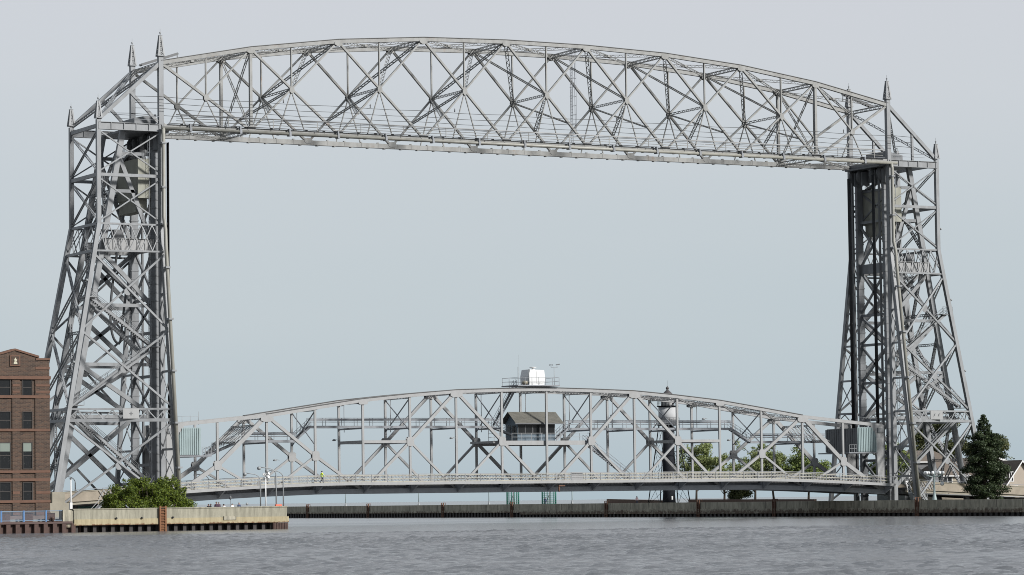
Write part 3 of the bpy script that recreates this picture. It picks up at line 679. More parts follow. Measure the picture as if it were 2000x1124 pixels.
# ------------------------------------------------------------------ lift span
ls = thing('lift_span', 'low arched pale grey steel truss road span across the canal with catwalk', 'lift bridge')
PL = 7.35; XL = 1.2; YN, YF = 1.3, 9.15
def X(i): return XL+PL*i
UT = {2: 15.13, 3: 16.24, 4: 17.32, 5: 18.05, 6: 18.64, 7: 18.87, 8: 19.02}
for i in range(9, 15): UT[i] = UT[16-i]
UT[1] = 14.45; UT[15] = 14.45; UT[0] = 13.75; UT[16] = 13.75
MZ = {1: 8.33, 3: 9.56, 5: 11.54, 7: 11.55, 9: 11.55, 11: 11.54, 13: 9.56, 15: 8.33}
def dz(x): return 5.45-.95*(max(0, abs(x-60)-33)/25.5)**1.6
def part(n, mb, m=S_LIFT, par=None): return obj(n, mb, m, par or ls)
for yy in (YN, YF):
    Un = {i: V((X(i), yy, UT[i])) for i in range(17)}; Ln = {i: V((X(i), yy, dz(X(i))-.85)) for i in range(17)}; Mn = {i: V((X(i), yy, MZ[i])) for i in MZ}
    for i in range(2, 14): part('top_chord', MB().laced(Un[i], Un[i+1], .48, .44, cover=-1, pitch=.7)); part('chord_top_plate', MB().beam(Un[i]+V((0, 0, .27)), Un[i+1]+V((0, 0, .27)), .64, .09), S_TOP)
    for a_, b_ in ((0, 1), (1, 2), (14, 15), (15, 16)): part('end_chord', MB().laced(Un[a_], Un[b_], .4, .42, cover=2))
    for i in range(16): part('bottom_chord', MB().beam(Ln[i], Ln[i+1], .55, .68), S_DECK)
    for i in range(1, 16): part('vertical_post', MB().laced(Un[i]-V((0, 0, .2)), Ln[i], .28, .24, cover=2, t=.05))
    for u_, m_, l_, l2 in ((2, 1, 0, 2), (2, 3, 4, 2), (6, 5, 4, 6), (6, 7, 8, 6), (10, 9, 8, 10), (10, 11, 12, 10), (14, 13, 12, 14), (14, 15, 16, 14)):
        big = m_ in (1, 15)
        part('diagonal' if not big else 'end_post', MB().laced(Un[u_], Mn[m_], .38, .52 if big else .36, cover=2)); part('diagonal' if not big else 'end_post', MB().laced(Mn[m_], Ln[l_], .38, .52 if big else .33, cover=2))
        part('sub_diagonal', MB().laced(Mn[m_], Ln[l2], .28, .25, cover=2))
    for i in MZ:
        for sg_ in (-1, 1): part('gusset_plate', MB().plate(Mn[i]+V((0, sg_*.235, 0)), 1.1, 1.3, t=.03, chamfer=.17))
    for i in (2, 6, 10, 14):
        for sg_ in (-1, 1): part('gusset_plate', MB().plate(Un[i]+V((0, sg_*.275, -.45)), 1.9, .8, t=.03, chamfer=.25))
    for i in (4, 12):
        for sg_ in (-1, 1): part('gusset_plate', MB().plate(Un[i]+V((0, sg_*.27, -.35)), 1.4, .5, t=.03, chamfer=.2))
# laterals between the trusses
for i in range(2, 15):
    part('lateral_strut', MB().angles((X(i), YN, UT[i]-.2), (X(i), YF, UT[i]-.2), .4, .5, a=(1, 0, 0), pitch=.5))
    if i < 14:
        for a_, b_ in ((YN, YF), (YF, YN)): part('lateral_brace', MB().angles((X(i), a_, UT[i]-.15), (X(i+1), b_, UT[i+1]-.15), .28, .24, a=(0, 0, 1), pitch=.45, four=False))
for i in (3, 5, 7, 9, 11, 13):
    zl = MZ[i]+.3
    for a_, b_ in ((YN, YF), (YF, YN)): part('sway_rod', MB().beam((X(i), a_, UT[i]-.4), (X(i), b_, zl+1.2), .11, .13, a=(1, 0, 0)), S_CATW)
for i in (4, 11, 12, 5): part('sway_strut', MB().laced((X(i), YN, 11.5), (X(i), YF, 11.5), .3, .36, a=(1, 0, 0), cover=2))
for i in (4, 11): part('truss_strut', MB().laced((X(i), YN, 11.52), (X(i+1), YN, 11.52), .3, .32, cover=2)); part('truss_strut', MB().laced((X(i), YF, 11.52), (X(i+1), YF, 11.52), .3, .32, cover=2))
for i, j in ((0, 2), (16, 14)):       # portal bracing in the plane of the end posts
    a_, b_ = lerp((X(j), YN, UT[j]), (X(i), YN, dz(X(i))-.85), .12), lerp((X(j), YN, UT[j]), (X(i), YN, dz(X(i))-.85), .32)
    A2, B2 = a_+V((0, YF-YN, 0)), b_+V((0, YF-YN, 0))
    for p_, q_ in ((a_, A2), (b_, B2)): part('portal_strut', MB().angles(p_, q_, .4, .3, a=(1, 0, 0), pitch=.5))
    m = MB()
    for k in range(8): m.beam(lerp(a_, A2, k/8), lerp(b_, B2, (k+1)/8), .08, .08, a=(1, 0, 1)); m.beam(lerp(b_, B2, k/8), lerp(a_, A2, (k+1)/8), .08, .08, a=(1, 0, 1))
    part('portal_lattice', m)
# deck
NS = 48
def strip(y0, y1, zt, zb_, x0=XL-.6, x1=XL+16*PL+.6, n=NS):
    m = MB(); base = 0
    for k in range(n+1):
        x = x0+(x1-x0)*k/n; z = dz(x); m.v += [(x, y0, z+zb_), (x, y1, z+zb_), (x, y1, z+zt), (x, y0, z+zt)]
    for k in range(n):
        b = k*4
        for j in range(4): m.face((b+j, b+4+j, b+4+(j+1) % 4, b+(j+1) % 4))
    m.face((0, 1, 2, 3)); m.face((n*4+3, n*4+2, n*4+1, n*4))
    return m
part('roadway', strip(YN+.4, YF-.4, .1, -.15), ASPH)
part('sidewalk', strip(-1.35, YN-.4, .36, .2), S_LIFT); part('sidewalk', strip(YF+.4, YF+3.0, .36, .2), S_LIFT)
part('fascia', strip(-1.42, -1.35, .40, 0)); part('fascia', strip(YF+3.0, YF+3.07, .40, 0))
for y_ in (2.6, 4.2, 5.3, 6.4, 8): part('stringer', strip(y_-.12, y_+.12, -.15, -.6), S_DECK)
for i in range(17):
    z = dz(X(i)); part('floor_beam', MB().box(X(i)-.16, X(i)+.16, YN-.2, YF+.2, z-1.05, z-.16), S_DECK)
    for y0, y1 in ((YN-.3, -1.3), (YF+.3, YF+2.95)):
        part('sidewalk_bracket', MB().prism([(X(i)-.1, y0, z+.2), (X(i)-.1, y1, z+.2), (X(i)-.1, y1, z), (X(i)-.1, y0, z-1.1)], (.2, 0, 0)), S_DECK)
# footpath railing: 48 posts and rails each side
pm = MB().box(-.045, .045, -.045, .045, 0, 1.12)
post0 = None
for y_ in (-1.38, YF+3.03):
    for k in range(49):
        x = XL+k*PL/3
        if post0 is None: post0 = part('railing_post', pm, RAILM); q = post0
        else: q = dup(post0, ls)
        q.location = (x, y_, dz(x)+.34)
    part('hand_rail', strip(y_-.05, y_+.05, 1.52, 1.44), RAILM)
    for z in (.62, .86, 1.1, 1.3): part('railing_bar', strip(y_-.012, y_+.012, z+.018, z), RAILM)
# lattice barriers along both trusses, one panel per bay
def lattice():
    m = MB(); n = 14; h = .95
    for k in range(n):
        x0, x1 = PL*k/n, PL*(k+1)/n
        for a_, b_ in ((0, h/2), (h/2, h)):
            m.beam((x0, 0, a_), (x1, 0, b_), .03, .042); m.beam((x0, .03, b_), (x1, .03, a_), .03, .042)
    return m
lt0 = None
for y_ in (YN-.42, YF+.38):
    for i in range(16):
        if lt0 is None: lt0 = part('lattice_panel', lattice(), S_LIFT); q = lt0
        else: q = dup(lt0, ls)
        z0, z1 = dz(X(i))+.4, dz(X(i+1))+.4
        q.location = (X(i), y_, z0); q.rotation_euler = (0, -math.atan2(z1-z0, PL), 0)
    for z in (.42, .84, 1.3): part('barrier_rail', strip(y_-.05, y_-.02, z+.1, z), S_BARR)
# catwalk
def walk(xa, xb, z, y0=6.0, n=None):
    m = MB()
    for k in range(6): m.box(xa, xb, y0-.46+k*.16, y0-.40+k*.16, z-.1, z-.04)
    m.box(xa, xb, y0-.54, y0-.46, z-.32, z+.02); m.box(xa, xb, y0+.46, y0+.54, z-.32, z+.02)
    w = part('catwalk', m, S_CATW); r = MB()
    for y_ in (y0-.5, y0+.5):
        for d in (.55, 1.1): r.beam((xa, y_, z+d), (xb, y_, z+d), .05, .07)
        k = xa
        while k <= xb: r.box(k-.03, k+.03, y_-.03, y_+.03, z, z+1.1); k += 2.45
    r.box(xa, xb, y0-.515, y0-.505, z+.72, z+.98)
    obj('catwalk_rail', r, S_CATW, w)
    k = X(int((xa-XL)/PL)+1)
    while k < xb: part('catwalk_beam', MB().box(k-.08, k+.08, YN, YF, z-.55, z-.33), S_CATW); k += PL
walk(24.4, 53.4, 13.85); walk(66.0, 94.2, 13.55); walk(14.0, 22.2, 11.85); walk(97.5, 111, 11.55)
def steps(p_, q_, w=.9):
    p_, q_ = V(p_), V(q_); m = MB()
    for d in (-w/2, w/2): m.beam(p_+V((0, d, 0)), q_+V((0, d, 0)), .06, .28)
    n = max(3, int(abs(q_.z-p_.z)/.22))
    for k in range(1, n): c = lerp(p_, q_, k/n); m.box(c.x-.13, c.x+.13, c.y-w/2, c.y+w/2, c.z-.02, c.z+.02)
    o = part('stair', m, S_CATW); r = MB()
    for d in (-w/2, w/2):
        for dz_ in (.55, 1.05): r.tube([p_+V((0, d, dz_)), q_+V((0, d, dz_))], .03, 4)
        for k in range(5): c = lerp(p_, q_, k/4)+V((0, d, 0)); r.tube([c, c+V((0, 0, 1.05))], .03, 4)
    obj('stair_rail', r, S_CATW, o)
steps((22.2, 6, 11.8), (24.6, 6, 13.8)); steps((97.5, 6, 11.5), (94.0, 6, 13.5)); steps((14, 6, 11.8), (8.6, 6, 9.6)); steps((53.0, 5.5, 13.8), (57.2, 3.4, 11.8)); steps((53.6, 5.2, 13.9), (57.0, 5.2, 19.4))
steps((66.0, 6, 13.5), (63.4, 5, 11.8)); steps((66.6, 1.9, 11.4), (74.2, 1.9, 6.0))
# control house floor
part('platform', MB().box(51.5, 68.5, 1.7, 8.9, 11.3, 11.6).box(52, 68, 1.55, 1.75, 11.0, 11.62).box(52, 68, 8.8, 9.0, 11.0, 11.62), S_LIFT)
r = MB()
for k in range(9):
    x = 54.5+k*1.6; r.box(x-.03, x+.03, 1.66, 1.72, 11.6, 12.7)
for z in (12.15, 12.7): r.box(54.5, 67.3, 1.65, 1.72, z-.03, z+.03)
for k in range(3): r.box(51.4+k*.9, 51.46+k*.9, 3.0, 3.06, 11.6, 13.2)
for z in (12.1, 12.65, 13.2): r.box(51.4, 53.3, 3.0, 3.06, z-.03, z+.03)
part('platform_rail', r, GREYM)
# end cabins, guide posts
for x0, s in ((0, 1), (120, -1)):
    def bx(u0, u1, *a): u = sorted((x0+s*u0, x0+s*u1)); return MB().box(u[0], u[1], *a)
    m = MB(); n = 11       # corrugated near face
    for k in range(n):
        u0, u1 = 2.6+3.4*k/n, 2.6+3.4*(k+.55)/n
        ztop = 13.4; zb_ = 9.8
        if k < 2: ztop = 12.4+.5*k
        a_ = sorted((x0+s*u0, x0+s*u1)); m.box(a_[0], a_[1], YN-.36, YN-.28, zb_, ztop)
    m.prism([(x0+s*2.6, YN-.28, 9.8), (x0+s*6.0, YN-.28, 9.8), (x0+s*6.0, YN-.28, 13.5), (x0+s*3.5, YN-.28, 13.5), (x0+s*2.6, YN-.28, 12.2)] if s > 0 else [(x0+s*2.6, YN-.28, 12.2), (x0+s*3.5, YN-.28, 13.5), (x0+s*6.0, YN-.28, 13.5), (x0+s*6.0, YN-.28, 9.8), (x0+s*2.6, YN-.28, 9.8)], (0, .08, 0))
    part('cladding_panel', m, TEAL)
    c = MB()
    for k in range(14):
        y_ = YN-.1+k*.62; a_ = x0+s*6.0; c.box(min(a_, a_-s*.07), max(a_, a_-s*.07), y_, y_+.5, 9.8, 13.3)
    part('cladding_panel', c, CLADD)
    part('machine_cabin', bx(2.7, 5.92, YN-.18, YF+.3, 9.75, 13.4), CLADD)
    part('cabin_floor', bx(2.4, 7.6, YN-.3, YF+.3, 9.55, 9.72), S_CATW)
    r = MB()
    for k in range(4): r.box(x0+s*(6.2+k*.45)-.025, x0+s*(6.2+k*.45)+.025, YN-.3, YN-.25, 9.72, 10.85)
    for z in (10.3, 10.85): r.box(min(x0+s*6.2, x0+s*7.55), max(x0+s*6.2, x0+s*7.55), YN-.3, YN-.25, z-.025, z+.025)
    for k in range(4): r.tube([(x0+s*(2.2+k*1.2), YN, 13.9), (x0+s*(2.2+k*1.2), YN, 15.1+.6*(k == 3))], .03, 4)
    r.tube([(x0+s*2.2, YN, 15.0), (x0+s*5.8, YN, 15.0)], .02, 4)
    part('handrail', r, GREYM)
    for y_ in (YN, YF):
        part('guide_post', MB().prism([(x0+s*1.0, y_-.25, dz(2)-.6), (x0+s*2.3, y_-.25, dz(2)-.6), (x0+s*2.45, y_-.25, 9), (x0+s*3.5, y_-.25, 13.2), (x0+s*3.5, y_-.25, 13.9), (x0+s*1.0, y_-.25, 13.9)] if s > 0 else [(x0+s*1.0, y_-.25, 13.9), (x0+s*3.5, y_-.25, 13.9), (x0+s*3.5, y_-.25, 13.2), (x0+s*2.45, y_-.25, 9), (x0+s*2.3, y_-.25, dz(2)-.6), (x0+s*1.0, y_-.25, dz(2)-.6)], (0, .5, 0)), S_LIFT)
        part('rope_anchor', MB().box(min(x0+s*1.2, x0+s*2.3), max(x0+s*1.2, x0+s*2.3), y_-.4, y_+.9, 12.7, 13.4), S_SHADE)
# lamps fixed to the posts, navigation lights, hanging conduit
for (x, y_, z) in ((29.6, YF-.5, 11.9), (44.2, YN-.6, 12.0), (90.6, YN-.6, 11.6), (16.9, YN-.5, 9.0), (75.5, YF, 15.5), (91.5, YF, 15.0)):
    m = MB().tube([(x+.7, y_, z), (x+.2, y_, z+.08)], .035, 5); l_ = part('lamp_bracket', m, GREYM)
    obj('lamp_head', MB().lathe((x, y_, z-.12), [(.2, 0), (.28, .08), (.22, .2), (.06, .28)], 10), GREYM, l_)
part('navigation_light', MB().box(60.2, 61.2, -1.75, -1.45, 5.0, 5.15).lathe((60.3, -1.6, 4.2), [(.08, 0), (.13, .1), (.13, .7), (.05, .8)], 8), RUSTD)
for i in (3, 4, 5, 7, 8, 9, 10, 12):
    part('conduit', MB().tube([(X(i)+.55, YF-.6, 13.0), (X(i)+.55, YF-.6, UT[i]-.4)], .05, 4), S_SHADE)
part('junction_box', MB().box(62.6, 64.4, -1.3, -1.0, 5.85, 7.0), S_LIFT)
# platform on the top chord
r = MB().box(55.0, 61.9, .6, 5.6, 19.45, 19.62)
for k in range(7):
    x = 55.1+k*1.12
    for y_ in (.65, 5.5): r.box(x-.025, x+.025, y_-.025, y_+.025, 19.6, 20.7)
for y_ in (.65, 5.5):
    for z in (20.15, 20.7): r.box(55.1, 61.85, y_-.02, y_+.02, z-.02, z+.02)
for x in (55.1, 61.85):
    for z in (20.15, 20.7): r.box(x-.02, x+.02, .65, 5.5, z-.02, z+.02)
part('roof_platform', r, S_CATW)
part('antenna', MB().tube([(55.1, .7, 19.6), (55.1, .7, 22.2)], .05, 5).tube([(55.25, .7, 21), (55.25, .7, 23.9)], .015, 4), GREYM)

# ------------------------------------------------------------------ things riding on the lift span
t = thing('control_house', 'dark glazed control house with weathered corrugated roof in the middle of the lift span', 'control house')
xa, xb, ya, yb, z0, z1 = 55.9, 62.1, 2.6, 6.2, 11.62, 14.15
obj('wall', MB().box(xa, xb, ya, yb, z0, z1), HUTB, t)
m = MB()
for k in range(40):
    x = xa+.06+k*.155; m.box(x, x+.08, ya-.03, ya-.002, z0, z0+.95)
obj('wall_siding', m, HUTB, t)
for k in range(5):
    x = xa+.12+k*1.22; w_ = obj('window', MB().box(x, x+1.08, ya-.05, ya-.005, z0+1.0, z1-.2), GLASS, t)
    m = MB().box(x-.05, x, ya-.08, ya-.004, z0+.96, z1-.16).box(x+1.08, x+1.13, ya-.08, ya-.004, z0+.96, z1-.16).box(x-.05, x+1.13, ya-.08, ya-.004, z1-.2, z1-.15).box(x-.05, x+1.13, ya-.08, ya-.004, z0+.95, z0+1.0)
    obj('window_frame', m, CLADD, w_)
for k in range(2):
    y_ = ya+.5+k*1.5; obj('window', MB().box(xa-.05, xa-.005, y_, y_+1.0, z0+1.0, z1-.3), GLASS, t)
d_ = obj('door', MB().box(xa-.07, xa-.006, ya+.15, ya+.45, z0, z0+2.0), CLADD, t)
ym, zr = 4.3, 15.75
m = MB(); n = 44
for sgn, ye in ((-1, 1.9), (1, 6.8)):
    for k in range(n):
        x0_, x1_ = 55.25+7.95*k/n, 55.25+7.95*(k+.5)/n; x2_ = 55.25+7.95*(k+1)/n
        m.prism([(x0_, ym, zr), (x0_, ye, z1-.05), (x1_, ye, z1-.05), (x1_, ym, zr)], (0, 0, .10)); m.prism([(x1_, ym, zr), (x1_, ye, z1-.05), (x2_, ye, z1-.05), (x2_, ym, zr)], (0, 0, .085))
obj('roof', m, ROOFM, t)
obj('fascia', MB().box(55.2, 63.25, 1.86, 1.9, z1-.15, z1), CLADD, t)
obj('gable', MB().prism([(xa+.002, ya, z1-.05), (xa+.002, yb, z1-.05), (xa+.002, ym, zr-.05)], (xb-xa-.004, 0, 0)), HUTB, t)
t = thing('equipment_cabinet', 'white boxy radar cabinet on the platform at the crown of the lift span', 'cabinet')
c = obj('housing', MB().prism([(57.4, 1.6, 19.64), (59.9, 1.6, 19.64), (60.05, 1.6, 20.6), (59.9, 1.6, 21.8), (57.6, 1.6, 21.9), (57.35, 1.6, 20.9)], (0, 2.6, 0)), WHITE, t)
obj('door_panel', MB().box(58.6, 59.6, 1.57, 1.6, 19.9, 21.6), WHITE, c)
obj('radar_scanner', MB().lathe((58.7, 2.8, 21.82), [(.3, 0), (.22, .2), (.12, .3), (.5, .38), (.5, .46), (.1, .5)], 14), WHITE, t)
obj('vent_pipe', MB().tube([(57.3, 1.5, 19.7), (57.3, 1.5, 21.9)], .09, 6), GREYM, t)
tag(obj('floodlight', MB().lathe((56.7, 1.6, 19.64), [(.25, 0), (.45, .25), (.42, .5), (.2, .62)], 12), simple('dull_brass', (.17, .15, .11), .4)), 'rounded dull metal floodlight beside the white radar cabinet', 'floodlight')
t = thing('weather_mast', 'thin weather mast with cup anemometer and vane beside the white radar cabinet', 'weather mast')
obj('mast', MB().tube([(61.2, 1.0, 19.6), (61.2, 1.0, 22.2)], .04, 5), GREYM, t)
obj('crossarm', MB().tube([(60.7, 1.0, 22.2), (61.8, 1.0, 22.2)], .03, 5).tube([(60.7, 1.0, 22.2), (60.7, 1, 22.5)], .03, 4).tube([(61.7, 1.0, 22.2), (61.7, 1, 22.55)], .03, 4), GREYM, t)
for k in range(3): obj('anemometer_cup', MB().lathe((60.7+.22*math.cos(k*2.1), 1.0+.22*math.sin(k*2.1), 22.45), [(.03, 0), (.1, .05), (.1, .12), (.03, .16)], 6), CLADD, t)
obj('wind_vane', MB().tube([(61.5, 1.0, 22.55), (62.1, 1.0, 22.65)], [.05, .09], 5), CLADD, t)

# ================================================================== QUAYS
# near quay: concrete wall on sheet piles
t = thing('concrete_quay_wall', 'pale weathered concrete quay wall below the round green shrub and the people', 'quay wall')
obj('wall', MB().box(-31.4, -4.3, -50.0, -49.0, 1.48, 2.68), CONC_N, t)
obj('ledge', MB().box(-31.38, -4.1, -50.1, -49.2, .80, 1.5), CONC_L, t)
obj('coping', MB().box(-31.5, -4.25, -50.06, -48.95, 2.62, 2.74), CONC_N, t)
obj('end_block', MB().box(-32.7, -31.41, -49.9, -48.6, .6, 2.62), CONC_F, t)
m0 = None
for k in range(26):
    x = -31.2+k*1.13
    if x > -6.2: break
    m = MB().prism([(0, 0, -1.5), (.42, 0, -1.5), (.5, .7, -1.5), (1.05, .7, -1.5), (1.13, 0, -1.5), (1.13, 1.0, -1.5), (0, 1.0, -1.5)], (0, 0, 2.27))
    if m0 is None: m0 = obj('sheet_pile', m, PILE, t); q = m0
    else: q = dup(m0, t)
    q.location = (x, -49.72, 0)
mm = MB()
for k in range(9): mm.box(-6.1+k*.21, -6.0+k*.21, -50.06, -49.6, -1.5, .775)
mm.box(-6.15, -4.15, -50.0, -49.6, -1.5, .775)
obj('timber_fender', mm, PILER, t)
for x in (-26.2, -23.0, -19.3+.2): obj('drain_hole', MB().lathe((x, -50.165, 1.5), [(.12, 0), (.14, .02), (.14, .12), (.05, .2)], 8), BLACK, t)
obj('patch_box', MB().box(-12.6, -11.0, -50.2, -50.02, 1.2, 1.62), CONC_F, t)
t = thing('quay_ladder', 'orange rusty ladder fixed to the pale quay wall below the round green shrub', 'ladder', 'ladders on the quays')
m = MB()
for x in (-20.75, -20.05): obj('stringer', MB().box(x-.09, x+.09, -50.34, -50.18, -.8, 2.95), RUST, t)
m0 = None
for k in range(11):
    if m0 is None: m0 = obj('rung', MB().box(-.34, .34, -.06, .06, -.05, .05), RUST, t); q = m0
    else: q = dup(m0, t)
    q.location = (-20.4, -50.26, -.4+k*.32)
obj('back_plate', MB().box(-20.9, -19.9, -50.175, -50.165, -.8, 2.6), RUST, t)
# lower quay by the brick building
t = thing('low_quay', 'low quay of rusty dark sheet piling in front of the brick building', 'quay')
obj('cap', MB().box(-70, -31.6, -50.1, -48.6, 1.05, 1.3), simple('cap_brown', (.07, .045, .04), .8, var=.4), t)
obj('promenade', MB().box(-70, -32.72, -48.6, -45.5, .9, 1.28), LAND, t)
m0 = None
for k in range(14):
    x = -46.4+k*1.13
    m = MB().prism([(0, 0, -1.5), (.5, 0, -1.5), (.62, .45, -1.5), (1.02, .45, -1.5), (1.13, 0, -1.5), (1.13, .8, -1.5), (0, .8, -1.5)], (0, 0, 2.55))
    if m0 is None: m0 = obj('sheet_pile', m, PILER, t); q = m0
    else: q = dup(m0, t)
    q.location = (x, -50.05, 0)
t = thing('blue_railing', 'blue painted metal railing along the water in front of the brick building', 'railing')
p0 = None
for k in range(5):
    xa = -45.55+k*2.71; xb = xa+2.66
    fr = MB().box(xa, xb, -49.8, -49.72, 2.50, 2.58).box(xa, xb, -49.8, -49.72, 1.40, 1.48).box(xa, xa+.09, -49.82, -49.7, 1.3, 2.6).box(xb-.09, xb, -49.82, -49.7, 1.3, 2.6)
    q = obj('railing_panel', fr, BLUEL, t)
    b = MB()
    for j in range(1, 22): b.box(xa+j*xb*0+j*.121-.012, xa+j*.121+.012, -49.77, -49.75, 1.48, 2.5)
    bo = obj('baluster', b, BLUEL, q); bo['kind'] = 'stuff'
    obj('railing_post', MB().box(xb-.02, xb+.11, -49.86, -49.66, 1.3, 2.62), BLUE, t)
    obj('kick_panel', MB().box(xa+.1, xa+1.2, -49.45, -49.4, 1.3, 2.3), STONE, t)
tag(obj('mooring_post', MB().lathe((-34.0, -49.95, 1.28), [(.2, 0), (.16, .3), (.24, .34), (.24, .5), (.1, .56)], 10), PILER), 'small dark mooring bollard at the foot of the blue railing', 'bollard')
# canal wall running away under the bridge
t = thing('canal_wall', 'long dark stained concrete canal wall under the lift span on steel sheet piles', 'quay wall')
m = MB()
obj('wall', MB().box(112.0, 112.9, -330, 330, 1.25, 2.36), CONC_F, t)
for k in range(110):
    y_ = -330+k*6
    if -60 < y_ < 330: m.box(111.985, 112.01, y_, y_+.05, 1.26, 2.35)
obj('wall_joint', m, PILE, t)
obj('ledge', MB().box(111.85, 112.9, -330, 330, .82, 1.26), CONC_F, t)
obj('lower_ledge', MB().box(111.8, 112.4, -330, 105, .50, .825), CONC_F, t)
m = MB()
for k in range(660):
    y_ = -130+k*1.25
    if y_ > 330: break
    m.box(111.93, 112.25, y_, y_+.6, -1.4, .82)
m.box(112.25, 112.6, -330, 330, -1.4, .82)
q = obj('sheet_piling', m, PILE, t); q['kind'] = 'stuff'
where = ['at its far end beside the pale quay', 'nearest below the leftmost thin pier lamps', 'left of the green netted posts', 'below the green netted posts', 'at the left end of the low brown wall', 'below the dark bush', 'below the end cabin of the lift span', 'at the tower foot by the conifer']
for (y_, wd) in zip((196.8, 168.2, 135.7, 108.2, 74.0, 43.9, 21.3, -17.0), where):
    l_ = thing('quay_ladder', 'rusty ladder on the canal wall ' + wd, 'ladder', 'ladders on the quays', (111.8, y_, 0))
    for d in (-.35, .35): obj('stringer', MB().box(-.08, .08, d-.08, d+.08, -.6, 2.75), RUSTD, l_)
    m = MB()
    for k in range(9): m.box(-.05, .05, -.3, .3, -.3+k*.33, -.22+k*.33)
    obj('rung', m, RUSTD, l_)
    obj('back_plate', MB().box(.08, .14, -.38, .38, -.6, 2.3), RUSTD, l_)
    [obj('grab_rail', MB().tube([(0, d, 2.75), (.5, d, 2.75), (.5, d, 2.36)], .05, 5), RUSTD, l_) for d in (-.35, .35)]

# ------------------------------------------------------------------ approach roads
def approach(name, label, x0, x1, zt0, zt1, s):
    t = thing(name, label, 'approach ramp'); n = 12
    def zt(x): return zt0+(zt1-zt0)*(x-x0)/(x1-x0)
    def st(y0, y1, a_, b_):
        m = MB()
        for k in range(n):
            xa, xb = x0+(x1-x0)*k/n, x0+(x1-x0)*(k+1)/n
            p_ = [(xa, y0, zt(xa)+a_), (xb, y0, zt(xb)+a_), (xb, y1, zt(xb)+a_), (xa, y1, zt(xa)+a_), (xa, y0, zt(xa)+b_), (xb, y0, zt(xb)+b_), (xb, y1, zt(xb)+b_), (xa, y1, zt(xa)+b_)]
            m.hexa(p_)
        return m
    obj('roadway', st(-.9, 11.2, -1.32, -1.02), ASPH, t)
    obj('parapet', st(-1.2, -.92, -1.35, -.12), BEIGE, t); obj('parapet', st(11.22, 11.5, -1.35, -.12), BEIGE, t)
    obj('coping', st(-1.26, -.86, -.12, 0), BEIGED, t)
    obj('edge_beam', st(-1.0, -.6, -1.75, -1.35), BEIGED, t)
    obj('girder', st(.5, 9.8, -1.95, -1.35), CLADD, t)
    for k in range(8):
        x = x0+(x1-x0)*(k+.3)/8; obj('beam_end', MB().box(x-.4, x+.4, -1.15, -.7, zt(x)-1.85, zt(x)-1.6), BEIGE, t)
    for k in range(14):
        x = x0+(x1-x0)*k/13; obj('railing_post', MB().box(x-.05, x+.05, -1.12, -1.0, zt(x), zt(x)+.2), S_CATW, t)
    m = MB()
    for k in range(n):
        xa, xb = x0+(x1-x0)*k/n, x0+(x1-x0)*(k+1)/n; m.beam((xa, -1.06, zt(xa)+.22), (xb, -1.06, zt(xb)+.22), .06, .06)
    obj('hand_rail', m, S_CATW, t)
    return t
ap = approach('approach_ramp', 'beige concrete road ramp between the tower foot and the beige houses', 121.5, 172, 5.3, 2.9, 1)
m = MB()
for k in range(10):
    xa, xb = 121.6+k*.5, 122.1+k*.5
    for a_, b_ in ((4.15, 5.2), (5.2, 4.15)): m.beam((xa, -1.3, a_-.05*(xa-121.5)), (xb, -1.3, b_-.05*(xb-121.5)), .04, .09)
obj('lattice_panel', m, S_LIFT, ap)
obj('utility_pipe', MB().tube([(122, -1.4, 3.35), (172, -1.4, 1.5)], .08, 6), S_LIFT, ap)
obj('abutment', MB().box(150, 175, -.6, 10.8, 1.9, 3.0), BEIGED, ap)
ap2 = approach('approach_ramp', 'beige concrete road ramp between the brick building and the round shrub', -1.5, -50, 5.62, 2.9, -1)
obj('pylon', MB().box(-16.4, -14.6, -1.9, -.3, 1.6, 4.95), BEIGED, ap2)
obj('pylon_base', MB().box(-16.9, -14.1, -2.0, -.2, 1.6, 3.5), BEIGED, ap2)
m = MB()
for k in range(12):
    xa, xb = -9.6+k*.65, -8.95+k*.65
    for a_, b_ in ((0, 1.0), (1.0, 0)): m.beam((xa, -1.34, 4.1+a_+.055*(xa+9.6)), (xb, -1.34, 4.1+b_+.055*(xb+9.6)), .04, .1)
obj('lattice_panel', m, S_LIFT, ap2)
obj('underpass_wall', MB().box(-14, -4, 6, 6.3, 1.6, 3.7), CLADD, ap2)
obj('green_door', MB().box(-9.9, -7.2, 5.9, 5.98, 1.6, 3.0), simple('green_panel', (.05, .16, .14), .5), ap2)
t = thing('footpath_stair', 'steel stair with parallel handrails under the ramp beside the round shrub', 'stair')
m = MB()
for k in range(5): m.tube([(-13.6+k*.42, -6-.2*k, 1.6), (-11.2+k*.42, -6-.2*k, 4.0)], .045, 5)
obj('handrail', m, S_LIFT, t)
m = MB().beam((-13.2, -6.5, 1.6), (-10.6, -6.5, 3.8), 1.2, .2); obj('flight', m, S_TOW, t)
t = thing('parked_car', 'dark car on the ramp in front of the beige house, only its roof showing', 'car')
t.location = (135.3, 4.5, 3.35)
obj('body', MB().prism([(-2.1, -.85, .3), (2.1, -.85, .3), (2.15, -.85, .75), (1.2, -.85, .9), (.7, -.85, 1.38), (-1.1, -.85, 1.42), (-1.9, -.85, .95), (-2.15, -.85, .85)], (0, 1.7, 0)), simple('car_paint', (.02, .022, .025), .2, spec=.6), t)
obj('window', MB().prism([(-1.6, -.86, .95), (1.05, -.86, .93), (.65, -.86, 1.3), (-1.05, -.86, 1.33)], (0, 1.72, 0)), GLASS, t)
for x in (-1.35, 1.35):
    for y_ in (-.8, .8):
        w_ = obj('wheel', MB().lathe((0, 0, 0), [(.2, -.1), (.33, -.1), (.33, .1), (.2, .1)], 14), BLACK, t); w_.rotation_euler = (R(90), 0, 0); w_.location = (x, y_, .33)

